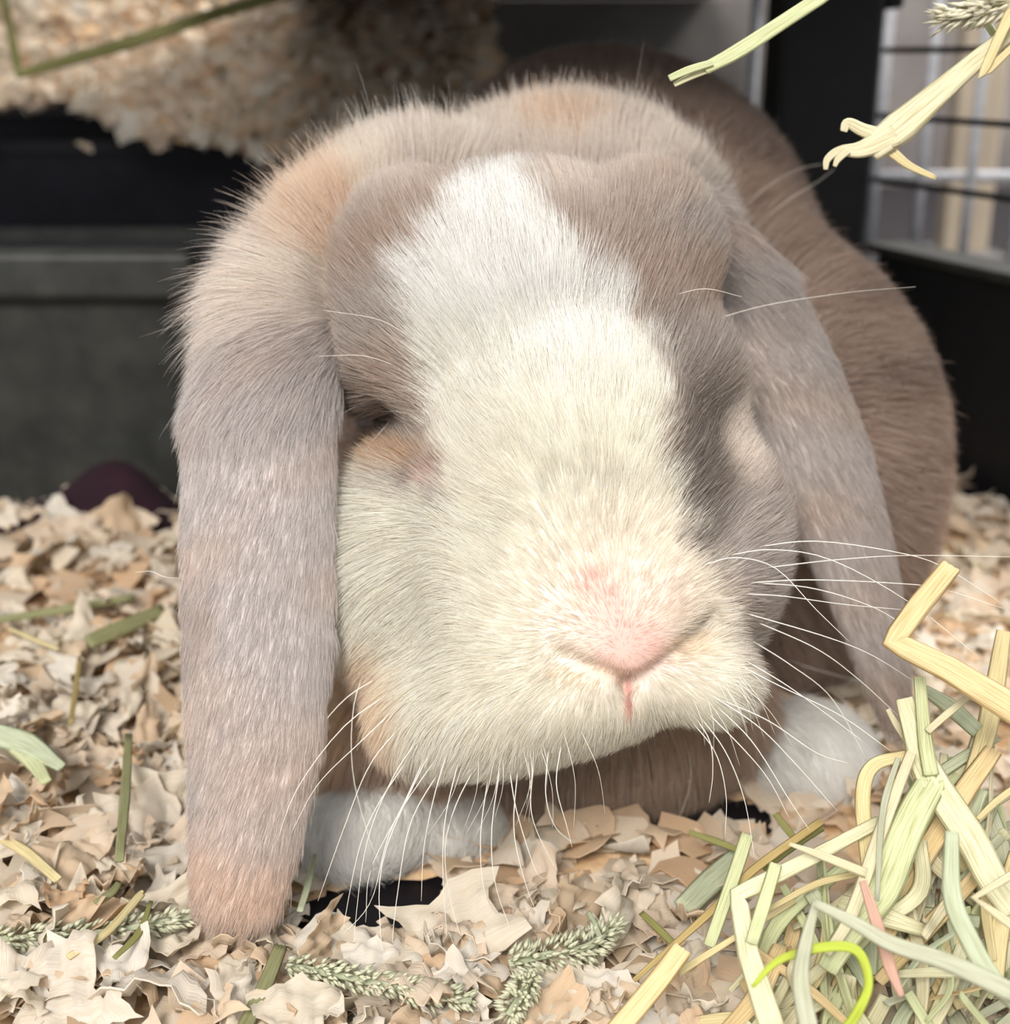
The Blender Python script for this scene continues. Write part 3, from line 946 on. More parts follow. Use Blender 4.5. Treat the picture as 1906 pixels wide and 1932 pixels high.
ring_sweep('side_wall', -0.46, -0.105, 0.478, 0.70, 0.025, [(-0.010, 0.001), (-0.003, 0.085), (-0.006, 0.085), (-0.013, 0.001)], M['tray_plastic'], tray)
ring_sweep('inner_wall', -0.452, -0.113, 0.486, 0.692, 0.018, [(-0.012, 0.002), (-0.0045, 0.079), (-0.0075, 0.079), (-0.015, 0.002)], M['tray_inside'], tray)
o = box('rim', (-0.46, 0.474, 0.0852), (-0.112, 0.490, 0.1030), M['tray_plastic'], bevel=0.003); adopt(o, tray)
o = box('tray_floor', (-0.447, 0.491, 0.0015), (-0.118, 0.687, 0.006), M['tray_inside']); adopt(o, tray)
tub = empty('storage_tub', (-0.25, 0.85, 0))
tag(tub, 'black plastic tub behind the litter tray, heaped with shavings', 'tub')
ring_sweep('side_wall', -0.56, -0.02, 0.765, 1.12, 0.03, [(-0.010, 0.001), (-0.002, 0.118), (-0.006, 0.118), (-0.014, 0.001)], M['tray_inside'], tub)
ring_sweep('rim', -0.56, -0.02, 0.765, 1.12, 0.03, [(0.002, 0.1182), (0.002, 0.125), (-0.006, 0.125), (-0.006, 0.1182)], M['tray_inside'], tub)
o = box('tub_floor', (-0.545, 0.782, 0.0015), (-0.035, 1.10, 0.006), M['tray_inside']); adopt(o, tub)
# maroon cloth by the tray
def cloth_lump():
    v = []; f = []
    nx, ny = 18, 10
    for j in range(ny):
        for i in range(nx):
            a, b_ = i / (nx - 1), j / (ny - 1)
            h = 0.026 * math.sin(math.pi * a) ** 0.7 * math.sin(math.pi * b_) ** 0.7 * (1 + 0.25 * math.sin(9 * a + 4 * b_))
            v.append((-0.190 + 0.085 * a, 0.425 + 0.05 * b_, h + 0.001))
    for j in range(ny - 1):
        for i in range(nx - 1):
            f.append((j * nx + i, j * nx + i + 1, (j + 1) * nx + i + 1, (j + 1) * nx + i))
    o = mesh_obj('fleece_cloth', v, f, M['fleece'], origin=(-0.165, 0.45, 0.001))
    md = o.modifiers.new('solid', 'SOLIDIFY'); md.thickness = 0.002; md.offset = -1
    return o
tag(cloth_lump(), 'crumpled dark maroon cloth in front of the litter tray', 'cloth')

# ------------------------------------------------------------------ pine shavings
def chip_arrays(nu, nv, r, thick=0.00022):
    """a curled ragged flake, about 12 mm long; returns verts, faces, uvs per vertex"""
    Lc, Wc = r.uniform(0.009, 0.016), r.uniform(0.005, 0.011)
    curl = r.uniform(-1, 1) * 2.4
    tw = r.uniform(-0.6, 0.6)
    ph = r.uniform(0, 6.28, 6)
    top = np.zeros((nv, nu, 3)); uv = np.zeros((nv, nu, 2))
    for j in range(nv):
        for i in range(nu):
            a, b_ = i / (nu - 1) - 0.5, j / (nv - 1) - 0.5
            rag = 1.0
            aa = a * (1 + (0.10 * math.sin(9 * b_ + ph[0]) + 0.25 * math.sin(4 * b_ + ph[5])) * abs(a) * 2) + (r.uniform(-0.03, 0.03) if i in (0, nu - 1) else 0)
            bb_ = b_ * (1 + 0.22 * math.sin(5 * a + ph[1])) + (r.uniform(-0.035, 0.035) if j in (0, nv - 1) else 0)
            x = aa * Lc
            ang = curl * aa
            z = 0.0
            if abs(curl) > 0.15:
                R_ = Lc / curl
                x = R_ * math.sin(ang); z = R_ * (1 - math.cos(ang))
            y = bb_ * Wc
            z += 0.0009 * math.sin(11 * a + ph[2]) * math.sin(9 * b_ + ph[3]) + 0.0005 * math.sin(23 * a + ph[4]) + 0.0009 * math.sin(13 * b_ + ph[4]) * (0.4 + abs(a)) + tw * y * aa
            top[j, i] = (x, y, z)
            uv[j, i] = (a + ph[5], b_)
    n = nu * nv
    flat = top.reshape(-1, 3); low = flat - np.array([0, 0, thick])
    bd = [i for i in range(nu)] + [j * nu + nu - 1 for j in range(1, nv)] + [(nv - 1) * nu + i for i in range(nu - 2, -1, -1)] + [j * nu for j in range(nv - 2, 0, -1)]
    nb = len(bd)
    V = np.concatenate([flat, low, flat[bd], low[bd]])
    u1 = uv.reshape(-1, 2)
    UVS = np.concatenate([u1, u1, u1[bd], u1[bd]])
    fc = []
    for j in range(nv - 1):
        for i in range(nu - 1):
            q = (j * nu + i, j * nu + i + 1, (j + 1) * nu + i + 1, (j + 1) * nu + i)
            fc.append(q); fc.append(tuple(n + k for k in q[::-1]))
    for k in range(nb):
        k2 = (k + 1) % nb
        fc.append((2 * n + k2, 2 * n + k, 2 * n + nb + k, 2 * n + nb + k2))
    return V, np.array(fc), UVS
rc = np.random.default_rng(21)
VAR_HI = [chip_arrays(11, 8, rc) for _ in range(24)]
VAR_LO = [chip_arrays(5, 3, rc) for _ in range(30)]
def set_uv(me_, faces, uvs):
    l = me_.uv_layers.new(name='UVMap')
    l.data.foreach_set('uv', uvs[np.asarray(faces).ravel()].astype(np.float32).ravel())
chip_mesh = []
for V, fc, uv in VAR_HI:
    mm = bpy.data.meshes.new('wood_shaving')
    mm.from_pydata(V.tolist(), [], fc.tolist())
    set_uv(mm, fc, uv)
    mm.polygons.foreach_set('use_smooth', [True] * len(mm.polygons))
    mm.materials.append(M['shaving']); mm.update()
    chip_mesh.append(mm)
HOLE = on_ground(730, 1738)
SHADE_HOLE = on_ground(1235, 1545)  # bedding left out, black floor stands in for shade under the chest
def hole_d(x, y):
    return min(np.hypot((x - HOLE[0]) / 0.0165, (y - HOLE[1]) / 0.0120), np.hypot((x - SHADE_HOLE[0]) / 0.0230, (y - SHADE_HOLE[1]) / 0.0110))
def bed_h(x, y):
    h = 0.006 + 0.003 * math.sin(38 * x + 1.0) * math.sin(31 * y) + 0.002 * math.sin(90 * x + 70 * y)
    h += 0.012 * max(0.0, min(1.0, (-0.06 - x) / 0.06)) * max(0.0, min(1.0, (0.47 - y) / 0.05))
    return h * min(1.0, max(0.0, (hole_d(x, y) - 0.9) * 1.5))
def euler_m(yaw, tx, ty):
    return (Matrix.Rotation(yaw, 3, 'Z') @ Matrix.Rotation(tx, 3, 'X') @ Matrix.Rotation(ty, 3, 'Y'))
# lower layers and far bedding: uncountable, one object
def chip_mass(name, places, tint_rng):
    Vs, Fs, Us, Ts = [], [], [], []
    n = 0
    for (p, rot, s, t) in places:
        V, fc, uv = VAR_LO[tint_rng.integers(len(VAR_LO))]
        Vs.append((V * s) @ np.array(rot).T + p); Fs.append(fc + n); Us.append(uv); Ts.append(np.full(len(V), t))
        n += len(V)
    V = np.concatenate(Vs); Fa = np.concatenate(Fs); U = np.concatenate(Us); T_ = np.concatenate(Ts)
    me_ = bpy.data.meshes.new(name)
    me_.vertices.add(len(V)); me_.vertices.foreach_set('co', V.astype(np.float32).ravel())
    me_.loops.add(Fa.size); me_.loops.foreach_set('vertex_index', Fa.ravel().astype(np.int32))
    me_.polygons.add(len(Fa)); me_.polygons.foreach_set('loop_start', (np.arange(len(Fa)) * 4).astype(np.int32))
    me_.update(calc_edges=True)
    me_.polygons.foreach_set('use_smooth', np.ones(len(Fa), bool))
    set_uv(me_, Fa, U)
    a = me_.attributes.new('tint', 'FLOAT', 'POINT'); a.data.foreach_set('value', T_.astype(np.float32))
    me_.materials.append(M['shaving'])
    o_ = link(bpy.data.objects.new(name, me_))
    o_.color = (1, 1, 1, 0)
    return o_
places = []
while len(places) < 8000:
    x, y = rc.uniform(-0.25, 0.30), rc.uniform(0.13, 0.60)
    if x < -0.085 and y > 0.485: continue
    if hole_d(x, y) < 1.25: continue
    if x > 0.155 + (0.592 - y) * 0.3375: continue               # stays inside the cage wall
    p = np.array([x, y, bed_h(x, y) * rc.uniform(0.1, 1.0) + 0.001])
    places.append((p, euler_m(rc.uniform(0, 6.28), rc.normal() * 0.35, rc.normal() * 0.35), rc.uniform(0.6, 1.1), rc.random()))
bed = chip_mass('shavings_bedding', places, rc)
tag(bed, 'deep layer of pale pine shavings covering the cage floor', 'bedding', kind='stuff')
def bed_base():
    v = []; f = []
    nx, ny = 110, 96
    for j in range(ny):
        for i in range(nx):
            x, y = -0.25 + 0.55 * i / (nx - 1), 0.13 + 0.345 * j / (ny - 1)
            v.append((x, y, bed_h(x, y) * 0.55 - 0.001 + 0.0007 * math.sin(i * 2.3) * math.sin(j * 1.9)))
    for j in range(ny - 1):
        for i in range(nx - 1):
            q = (j * nx + i, j * nx + i + 1, (j + 1) * nx + i + 1, (j + 1) * nx + i)
            if hole_d(v[q[0]][0], v[q[0]][1]) > 1.0:
                f.append(q)
    return v, f
M['bed_base'] = plastic('packed_shavings', (214, 178, 136), (236, 208, 170), 0.9, 260, 0.8)  # tan tone darker than the flakes, standing in for shade in the gaps
v, f = bed_base()
o = mesh_obj('packed_layer', v, f, M['bed_base'], bed); o['kind'] = 'stuff'
# top flakes: one object each
spots = []
def add_spots(n, x0, x1, y0, y1):
    k = 0
    while k < n:
        sx, sy = rc.uniform(x0, x1), rc.uniform(y0, y1)
        p = on_ground(sx, sy, 0.008)
        if hole_d(p[0], p[1]) < 1.3 or p[1] > 0.47 or p[0] > 0.155 + (0.592 - p[1]) * 0.3375: continue
        spots.append(p); k += 1
add_spots(150, -30, 360, 1000, 1930)
add_spots(120, 330, 1330, 1660, 1960)
add_spots(30, 1640, 1930, 1140, 1500)
TONES = [('white', 0.5), ('cream', 0.02), ('beige', 0.30), ('honey coloured', 0.70), ('orange tan', 0.86)]
MARKS = [((0, 1000), 'by the litter tray'), ((250, 1010), 'near the maroon cloth'), ((120, 1150), 'near the far green stalk'), ((310, 1250), 'beside the long ear'),
         ((60, 1400), 'by the broad sage leaf'), ((236, 1500), 'around the standing green stem'), ((60, 1620), 'by the pale left stem'), ((330, 1600), 'near the ear edge'),
         ((150, 1760), 'on the left seed head'), ((60, 1900), 'in the lower left corner'), ((300, 1890), 'below the ear tip'), ((490, 1880), 'by the flat green blade'),
         ((600, 1770), 'left of the black gap'), ((720, 1880), 'below the black gap'), ((880, 1760), 'right of the black gap'), ((860, 1900), 'under the chin whiskers at the bottom'),
         ((1060, 1680), 'under the chin'), ((1080, 1790), 'around the frayed seed head'), ((980, 1900), 'by the stubby seed head'), ((1220, 1700), 'by the long brown stalk'),
         ((1200, 1880), 'by the golden cut straw'), ((1760, 1200), 'behind the folded straw'), ((1880, 1400), 'behind the hay')]
VAR_NAME = []
for V, fc, uv in VAR_HI:
    e_ = np.ptp(V, axis=0)
    VAR_NAME.append('curled' if e_[2] > 0.0042 else 'wavy' if e_[2] > 0.0026 else 'flat')
def shaving(p, s, rot, var, tone, label):
    o = bpy.data.objects.new('wood_shaving', chip_mesh[var])
    C.objects.link(o)
    o.location = [float(q) for q in p]
    o.rotation_euler = rot
    o.scale = (s, s, s)
    t = TONES[tone][1] + rc.uniform(-0.05, 0.05)
    o.color = (1, 1, 1, max(0.0, t))
    tag(o, label, 'wood shaving', 'loose pine shavings on the bedding')
for i, p in enumerate(spots):
    s = rc.uniform(0.6, 1.25)
    z = bed_h(p[0], p[1]) + rc.uniform(0.0005, 0.004)
    ux, uy, _ = proj(w2c(np.array([p[0], p[1], z])))
    mk = min(MARKS, key=lambda q: math.hypot(q[0][0] - ux, q[0][1] - uy))[1]
    var = i % len(chip_mesh)
    tone = int(rc.choice(5, p=[0.30, 0.25, 0.22, 0.14, 0.09]))
    size = 'large' if s > 1.0 else 'small' if s < 0.8 else 'middling'
    ta, tb = rc.normal() * 0.45, rc.normal() * 0.45
    tl = math.hypot(ta, tb)
    lie = 'steeply tilted' if tl > 0.8 else 'tilted' if tl > 0.4 else 'lying flat'
    shaving((p[0], p[1], z), s, euler_m(rc.uniform(0, 6.28), ta, tb).to_euler(), var, tone,
            '%s %s %s pine shaving %s %s' % (size, VAR_NAME[var], TONES[tone][0], lie, mk))
# flakes that stand out
BIG = [((1175, 1700), 1.5, (1.15, 0.1, 1.45), 'curled', 1, 'tall cream shaving standing upright under the chin'),
       ((1075, 1720), 1.3, (0.9, 0.2, 1.2), 'wavy', 3, 'honey coloured shaving leaning beside the tall upright flake'),
       ((612, 1772), 1.25, (1.0, 0.1, 1.3), 'wavy', 3, 'thick yellowish shaving leaning left of the black gap'),
       ((850, 1745), 1.7, (0.5, -0.2, 0.3), 'curled', 1, 'large curled beige flake on the right edge of the black gap'),
       ((700, 1805), 1.0, (0.4, 0.1, 0.1), 'wavy', 0, 'white scalloped flake lying inside the black gap'),
       ((800, 1850), 1.6, (0.35, 0.1, 2.6), 'wavy', 2, 'broad beige flake folded in front of the black gap'),
       ((130, 1620), 1.7, (0.6, 0.1, 0.5), 'flat', 2, 'broad pale tan flake left of the seed head'),
       ((260, 1540), 1.3, (0.8, 0.1, 0.8), 'wavy', 0, 'large white flake standing beside the ear edge'),
       ((110, 1870), 1.7, (0.4, -0.2, 0.2), 'wavy', 0, 'broad white flake in the lower left corner'),
       ((320, 1840), 1.5, (0.5, 0.1, 2.9), 'curled', 0, 'large white curl below the left seed head'),
       ((560, 1900), 1.5, (0.4, 0.1, 0.3), 'wavy', 1, 'broad cream flake at the bottom right of the flat green blade'),
       ((930, 1690), 1.2, (1.0, 0.2, 0.2), 'wavy', 2, 'beige flake tilted up behind the long whiskers'),
       ((310, 1500), 1.2, (1.1, 0.3, 0.4), 'curled', 1, 'cream flake propped against the long ear'),
       ((130, 1000), 1.5, (1.0, 0.2, 0.2), 'wavy', 2, 'large dull flake leaning on the tray front'),
       ((220, 985), 1.4, (1.1, -0.2, 0.6), 'curled', 3, 'curled tan flake beside the maroon cloth')]
for (ux, uy), s, rot, vn, tone, lab in BIG:
    p = on_ground(ux, uy, 0.012 if uy > 1300 else 0.02)
    cand = [i for i, n_ in enumerate(VAR_NAME) if n_ == vn] or [0]
    shaving(p, s, rot, cand[int(ux) % len(cand)], tone, lab)

# heap in the tub
EDGE = [(-260, 230), (-60, 215), (0, 205), (60, 192), (130, 192), (200, 225), (260, 262), (330, 268), (420, 280), (500, 300), (580, 290), (660, 270), (760, 250), (860, 230), (960, 200)]
ex = [e[0] for e in EDGE]; ey = [e[1] for e in EDGE]
def heap_pt(x, t):
    y0 = np.interp(x, ex, ey)
    y = y0 * (1 - t) + (-120) * t
    d = 0.700 + 0.36 * t ** 1.1 + 0.012 * math.sin(x / 60.0) * math.sin(7 * t)
    return wpt(x, y, d)
v = []; f = []
nx, ny = 50, 18
for j in range(ny):
    for i in range(nx):
        v.append(heap_pt(-260 + 1190 * i / (nx - 1), j / (ny - 1)))
for j in range(ny - 1):
    for i in range(nx - 1):
        f.append((j * nx + i, j * nx + i + 1, (j + 1) * nx + i + 1, (j + 1) * nx + i))
heap = empty('shavings_heap', (-0.25, 0.85, 0.1))
tag(heap, 'blurred heap of shavings spilling over the black tub', 'shavings heap', kind='stuff')
o = mesh_obj('packed_layer', v, f, M['bed_base'], origin=heap.location); adopt(o, heap); o['kind'] = 'stuff'
places = []
for k in range(2600):
    x, t = rc.uniform(-260, 930), rc.random() ** 1.2
    p = heap_pt(x, t)
    nrm_tilt = -0.9 + 0.5 * t
    places.append((p + np.array([0, -0.003, 0.003]), euler_m(rc.uniform(-3, 3) * 0.0, nrm_tilt * -1 + rc.normal() * 0.45, rc.normal() * 0.45) @ Matrix.Rotation(rc.uniform(0, 6.28), 3, 'Z'), rc.uniform(0.7, 1.2), rc.random()))
o = chip_mass('flakes', places, rc); o.parent = heap; o.location = -Vector(heap.location); o['kind'] = 'stuff'
for x, y, s in ((160, 275, 0.55), (292, 262, 0.9)):
    p = wpt(x, y, 0.692)
    o = bpy.data.objects.new('wood_shaving', chip_mesh[int(x) % 24]); C.objects.link(o); o.color = (1, 1, 1, 0.3)
    o.location = p.tolist(); o.rotation_euler = (1.2, 0.5 if s < 0.8 else 1.0, 0.3); o.scale = (s, s, s)
    tag(o, 'small stray shaving stuck on the black tub wall' if s < 0.8 else 'pointed shaving hanging over the edge of the black tub', 'wood shaving')

# ------------------------------------------------------------------ hay
SECT = [(-1, 0.0), (-0.62, 0.34), (-0.25, 0.13), (0.05, 0.30), (0.35, 0.12), (0.68, 0.34), (1, 0.0), (0.5, -0.25), (-0.5, -0.25)]
HAYC = dict(straw=(244, 228, 176), tan=(246, 220, 168), pale=(244, 240, 202), green=(226, 232, 184), sage=(210, 218, 186), grey=(208, 210, 184),
            olive=(168, 166, 104), bright=(204, 220, 84), pink=(226, 184, 164), cream=(240, 232, 196), dkgreen=(170, 170, 126), brown=(208, 184, 124))
def gd(px_, py_, z=0.010):
    p = on_ground(px_, py_, z)
    return -w2c(p)[2]
def hay_default(py_):
    return float(np.interp(py_, [1000, 1350, 1600, 1932], [0.250, 0.250, 0.236, 0.218]))
def strand_geo(pts, w, sharp=False, taper=(1.0, 1.0), thick=0.30, twist=0.0, roll=0.0):
    """pts: (px,py,depth); w: width in px (number or list) -> verts (world), faces, uvs"""
    P = np.array([cpt(*p) for p in pts])
    ws = np.array([w] * len(pts) if not hasattr(w, '__len__') else w, float)
    if sharp:
        path = []; wl = []
        for k in range(len(P) - 1):
            for t in np.linspace(0, 1, 6)[(0 if k == 0 else 1):]:
                path.append(P[k] * (1 - t) + P[k + 1] * t); wl.append(ws[k] * (1 - t) + ws[k + 1] * t)
        path = np.array(path); wl = np.array(wl)
    else:
        n = 6 * (len(P) - 1)
        path = smooth_path(P, n)
        wl = np.interp(np.linspace(0, len(P) - 1, n + 1), range(len(P)), ws)
    n = len(path)
    seg = np.concatenate([[0], np.cumsum(np.linalg.norm(np.diff(path, axis=0), axis=1))])
    tt = seg / seg[-1]
    wl = wl * np.interp(tt, [0, 0.12, 0.88, 1], [taper[0], 1, 1, taper[1]]) * 0.5
    T = np.gradient(path, axis=0)
    V = []; U = []
    ns = len(SECT)
    for i in range(n):
        t = T[i] / (np.linalg.norm(T[i]) + 1e-12)
        vdir = -path[i] / np.linalg.norm(path[i])
        vdir = vdir + np.array([0.0, 0.35, 0.0])
        a = np.cross(vdir, t)
        a /= np.linalg.norm(a) + 1e-9
        b_ = np.cross(t, a); b_ = b_ * np.sign(b_ @ vdir)
        an = roll + twist * tt[i]
        a2 = a * math.cos(an) + b_ * math.sin(an); b2 = -a * math.sin(an) + b_ * math.cos(an)
        sc = wl[i] * (-path[i][2]) / FPX
        for (u_, h_) in SECT:
            V.append(path[i] + sc * (u_ * a2 + h_ * thick / 0.30 * b2)); U.append((u_ * 0.5 + 0.5 + (0.37 if h_ < -0.1 else 0), seg[i] * 100))
    f = []
    for i in range(n - 1):
        for s_ in range(ns):
            f.append((i * ns + s_, i * ns + (s_ + 1) % ns, (i + 1) * ns + (s_ + 1) % ns, (i + 1) * ns + s_))
    f.append(tuple(range(ns))[::-1]); f.append(tuple((n - 1) * ns + s_ for s_ in range(ns)))
    return c2w(np.array(V)), f, np.array(U)
def uv_any(o, U):
    me_ = o.data
    l = me_.uv_layers.new(name='UVMap')
    vi = np.zeros(len(me_.loops), dtype=np.int32); me_.loops.foreach_get('vertex_index', vi)
    l.data.foreach_set('uv', U[vi].astype(np.float32).ravel())
def strand(name, pts, w, colr, label=None, cat='hay stalk', group=None, parent=None, **kw):
    V, f, U = strand_geo(pts, w, **kw)
    org = V[np.argmin(V[:, 2])] if parent is None else np.array(parent.location)
    o = mesh_obj(name, V, f, M['hay'], smooth=True, origin=org)
    uv_any(o, U)
    c_ = lin(HAYC[colr] if isinstance(colr, str) else colr)
    o.color = (*c_, 1)
    if parent is not None:
        adopt(o, parent)
    if label:
        tag(o, label, cat, group)
    return o
def H(pix, dz=0.0):
    return [(x, y, hay_default(y) + dz + (0 if len(r) == 0 else r[0])) for x, y, *r in pix]
def G(pix, z=0.010):
    return [(x, y, gd(x, y, z)) for x, y in pix]
HG = 'hay stalks piled beside the rabbit'
strand('straw', [(1795, 1068, 0.240), (1738, 1138, 0.238), (1684, 1210, 0.236), (1790, 1262, 0.232), (1925, 1345, 0.228), (2190, 1530, 0.224)], [40, 44, 42, 52, 60, 56], 'tan',
       'yellow straw sharply folded into a V, sticking up over the hay', 'straw', HG, sharp=True)
HL = [
 ([(1895, 1190), (1872, 1330), (1850, 1420), (1812, 1520)], [28, 40, 36, 30], 'straw', 0.004, 'tall yellow straw standing upright behind the folded straw'),
 ([(1735, 1277), (1746, 1397), (1757, 1462)], [22, 28, 30], 'green', -0.008, 'short pale green stem standing at the top of the hay'),
 ([(1706, 1318), (1729, 1397), (1752, 1461), (1830, 1580), (1870, 1655), (1915, 1720)], [34, 46, 60, 62, 60, 55], 'pale', -0.006, 'broad pale leaf blade running down the right of the hay'),
 ([(1745, 1302), (1793, 1334), (1845, 1380)], [22, 34, 30], 'sage', 0.004, 'short sage green blade below the folded straw'),
 ([(1675, 1338), (1692, 1368), (1715, 1405)], [9, 13, 12], 'cream', -0.002, 'small cream splinter at the left top of the hay'),
 ([(1750, 1380), (1790, 1345), (1830, 1312)], [14, 16, 12], 'cream', -0.010, 'thin cream stem crossing under the folded straw'),
 ([(1640, 1640), (1628, 1505), (1648, 1445), (1712, 1425)], [30, 30, 28, 22], 'straw', -0.004, 'flat straw blade bent over at its top, left edge of the hay'),
 ([(1655, 1700), (1661, 1580), (1671, 1505), (1695, 1430)], [8, 12, 14, 10], 'grey', -0.010, 'thin grey green blade in front of the bent straw blade'),
 ([(1765, 1462), (1712, 1560), (1664, 1680), (1600, 1765), (1560, 1830)], [55, 66, 66, 52, 40], 'green', -0.006, 'widest pale green leaf blade in the middle of the hay'),
 ([(1720, 1420), (1668, 1553), (1606, 1726), (1560, 1800)], [20, 26, 26, 18], 'cream', -0.009, 'long cream stem leaning along the widest green blade'),
 ([(1875, 1415), (1812, 1505), (1722, 1652), (1672, 1770)], [34, 42, 40, 28], 'tan', 0.002, 'long tan stem slanting behind the wide green blade'),
 ([(1925, 1480), (1880, 1512), (1845, 1545)], [15, 14, 10], 'straw', -0.004, 'short thin straw at the far right edge of the hay'),
 ([(1551, 1549), (1426, 1638), (1335, 1726), (1196, 1850)], [16, 17, 16, 10], 'brown', 0.010, 'long thin brown stalk slanting down from the hay to the shavings'),
 ([(1550, 1560), (1500, 1592), (1440, 1640)], [18, 20, 14], 'olive', 0.016, 'short olive stalk lying over the long brown stalk'),
 ([(1300, 1570), (1345, 1585), (1395, 1604)], [10, 14, 12], 'olive', 0.036, 'short olive stem on the shavings under the chin'),
 ([(1463, 1535), (1482, 1560), (1505, 1590)], [12, 15, 12], 'olive', 0.030, 'small olive stub beside the right paw'),
 ([(1410, 1575), (1384, 1655), (1338, 1785)], [26, 26, 24], 'green', 0.008, 'flat green stem leaning left at the edge of the hay'),
 ([(1489, 1592), (1555, 1616), (1635, 1648)], [7, 17, 20], 'cream', -0.010, 'pointed cream stem tip poking left out of the hay'),
 ([(1436, 1724), (1540, 1668), (1635, 1645)], [10, 14, 14], 'straw', -0.002, 'thin yellow stem lying across the folded white stalk'),
 ([(1280, 1836), (1385, 1770), (1500, 1700)], [16, 12, 10], 'straw', 0.004, 'thin straw running low from the hay over the shavings'),
 ([(1464, 1630), (1440, 1710), (1418, 1780)], [24, 27, 24], 'green', -0.008, 'short upright green stem left of the pink blade'),
 ([(1288, 1790), (1228, 1868), (1150, 1960)], [40, 42, 42], 'tan', -0.004, 'flat golden straw with a square cut end on the shavings'),
 ([(1628, 1662), (1652, 1735), (1678, 1821), (1702, 1880)], [14, 24, 24, 12], 'pink', -0.022, 'pinkish dried blade standing out in the hay'),
 ([(1537, 1704), (1610, 1740), (1683, 1781), (1794, 1818), (1920, 1878)], [16, 26, 32, 36, 40], 'grey', -0.030, 'grey green blade stretching low across the front of the hay'),
 ([(1540, 1702), (1520, 1781), (1511, 1854), (1527, 1945)], [14, 26, 34, 38], 'grey', -0.026, 'upright grey green blade with a bent tip at the front'),
 ([(1796, 1570), (1797, 1689), (1828, 1770), (1875, 1850), (1930, 1900)], [26, 36, 38, 38, 40], 'sage', -0.026, 'curving sage blade at the lower right of the hay'),
 ([(1900, 1730), (1945, 1650)], [10, 10], 'cream', -0.016, None),
]
for pix, w, c_, dz, lab in HL:
    if lab: strand('hay_stalk', H(pix, dz), w, c_, lab, group=HG)
strand('hay_stalk', H([(1661, 1549), (1522, 1623), (1392, 1688), (1412, 1800), (1460, 1950)], -0.006), [24, 30, 34, 42, 50], 'pale', 'white green stalk folded sharply downward at its left end', group=HG, sharp=True)
strand('hay_stalk', H([(2060, 1560), (1838, 1694), (2040, 1840)], -0.020), [24, 14, 26], 'cream', 'cream stem folded into a sideways V at the right edge', group=HG, sharp=True)
strand('grass_blade', H([(1420, 1862), (1470, 1812), (1555, 1787), (1617, 1794), (1639, 1854), (1618, 1910), (1590, 1950)], -0.024), [8, 15, 20, 20, 17, 20, 22], 'bright',
       'bright yellow green grass blade arching at the front of the hay', 'grass blade', HG)
# the rest of the pile: stalks nothing tells apart
rh = np.random.default_rng(5)
k = 0
while k < 175:
    cx, cy = rh.uniform(1380, 2130), rh.uniform(1430, 2010)
    if cy < 1932 - (cx - 1300) * 0.95 or cy < 1932 - (2330 - cx) * 1.0: continue
    ang = rh.normal() * 0.55 + 1.95
    ln = rh.uniform(90, 300)
    dx, dy = math.cos(ang) * ln / 2, math.sin(ang) * ln / 2
    bend = rh.normal() * 22
    dd = rh.uniform(0.0, 0.016)
    ptsx = [(cx - dx, cy - dy), (cx + bend, cy + bend * 0.3), (cx + dx, cy + dy)]
    ptsx = [(a, b_) for a, b_ in ptsx]
    w = rh.uniform(13, 42)
    c_ = ['straw', 'pale', 'green', 'cream', 'sage', 'tan', 'grey', 'pale', 'cream', 'green'][rh.integers(10)]
    strand('hay_stalk', [(a, b_, min(hay_default(b_) + dd + rh.normal() * 0.003, gd(a, b_, 0.004))) for a, b_ in ptsx], [w * 0.8, w, w * 0.7], c_,
           '%s %s %s hay stalk %s %s' % ('bowed' if abs(bend) > 15 else 'straight', 'broad' if w > 30 else 'thin' if w < 20 else 'medium', dict(straw='yellow', pale='pale', green='green', cream='cream', sage='sage', tan='tan', grey='grey green')[c_],
           'leaning left' if ang < 1.4 else 'leaning right' if ang > 2.1 else 'standing upright',
           'at the right edge of the pile' if cx > 1800 else 'low in front of the pile' if cy > 1820 else 'at the left edge of the pile' if cx < 1560 else 'in the middle of the pile'),
           group='tangled hay stalks inside the pile', roll=rh.normal() * 0.4)
    k += 1
# hay hanging into the top right of the picture
TG = 'hay hanging over the rabbit'
def WP(x, y, z):
    a, b_, d_ = proj(w2c(np.array([x, y, z])))
    return (float(a), float(b_), float(d_))
# wire rack on the side of the cage that the hanging hay comes from
rack = empty('hay_rack', (0.235, 0.25, 0.17))
tag(rack, 'black wire hay rack fixed to the side of the cage', 'hay rack')
RX0, RX1, RY0, RY1 = 0.195, 0.262, 0.20, 0.30
for z, e in ((0.175, 0.012), (0.205, 0.006), (0.235, 0.0)):
    cn = [(RX0 + e, RY0 + e, z), (RX1, RY0 + e, z), (RX1, RY1 - e, z), (RX0 + e, RY1 - e, z)]
    for i in range(4):
        rod('ring_wire', cn[i], cn[(i + 1) % 4], 0.0011, M['black_metal'], rack)
for k in range(7):
    y = RY0 + 0.006 + (RY1 - RY0 - 0.012) * k / 6
    rod('upright_wire', (RX0 + 0.011, y, 0.175), (RX0, y, 0.235), 0.0010, M['black_metal'], rack)
    rod('floor_wire', (RX0 + 0.012, y, 0.175), (RX1, y, 0.175), 0.0010, M['black_metal'], rack)
rk = np.random.default_rng(77)
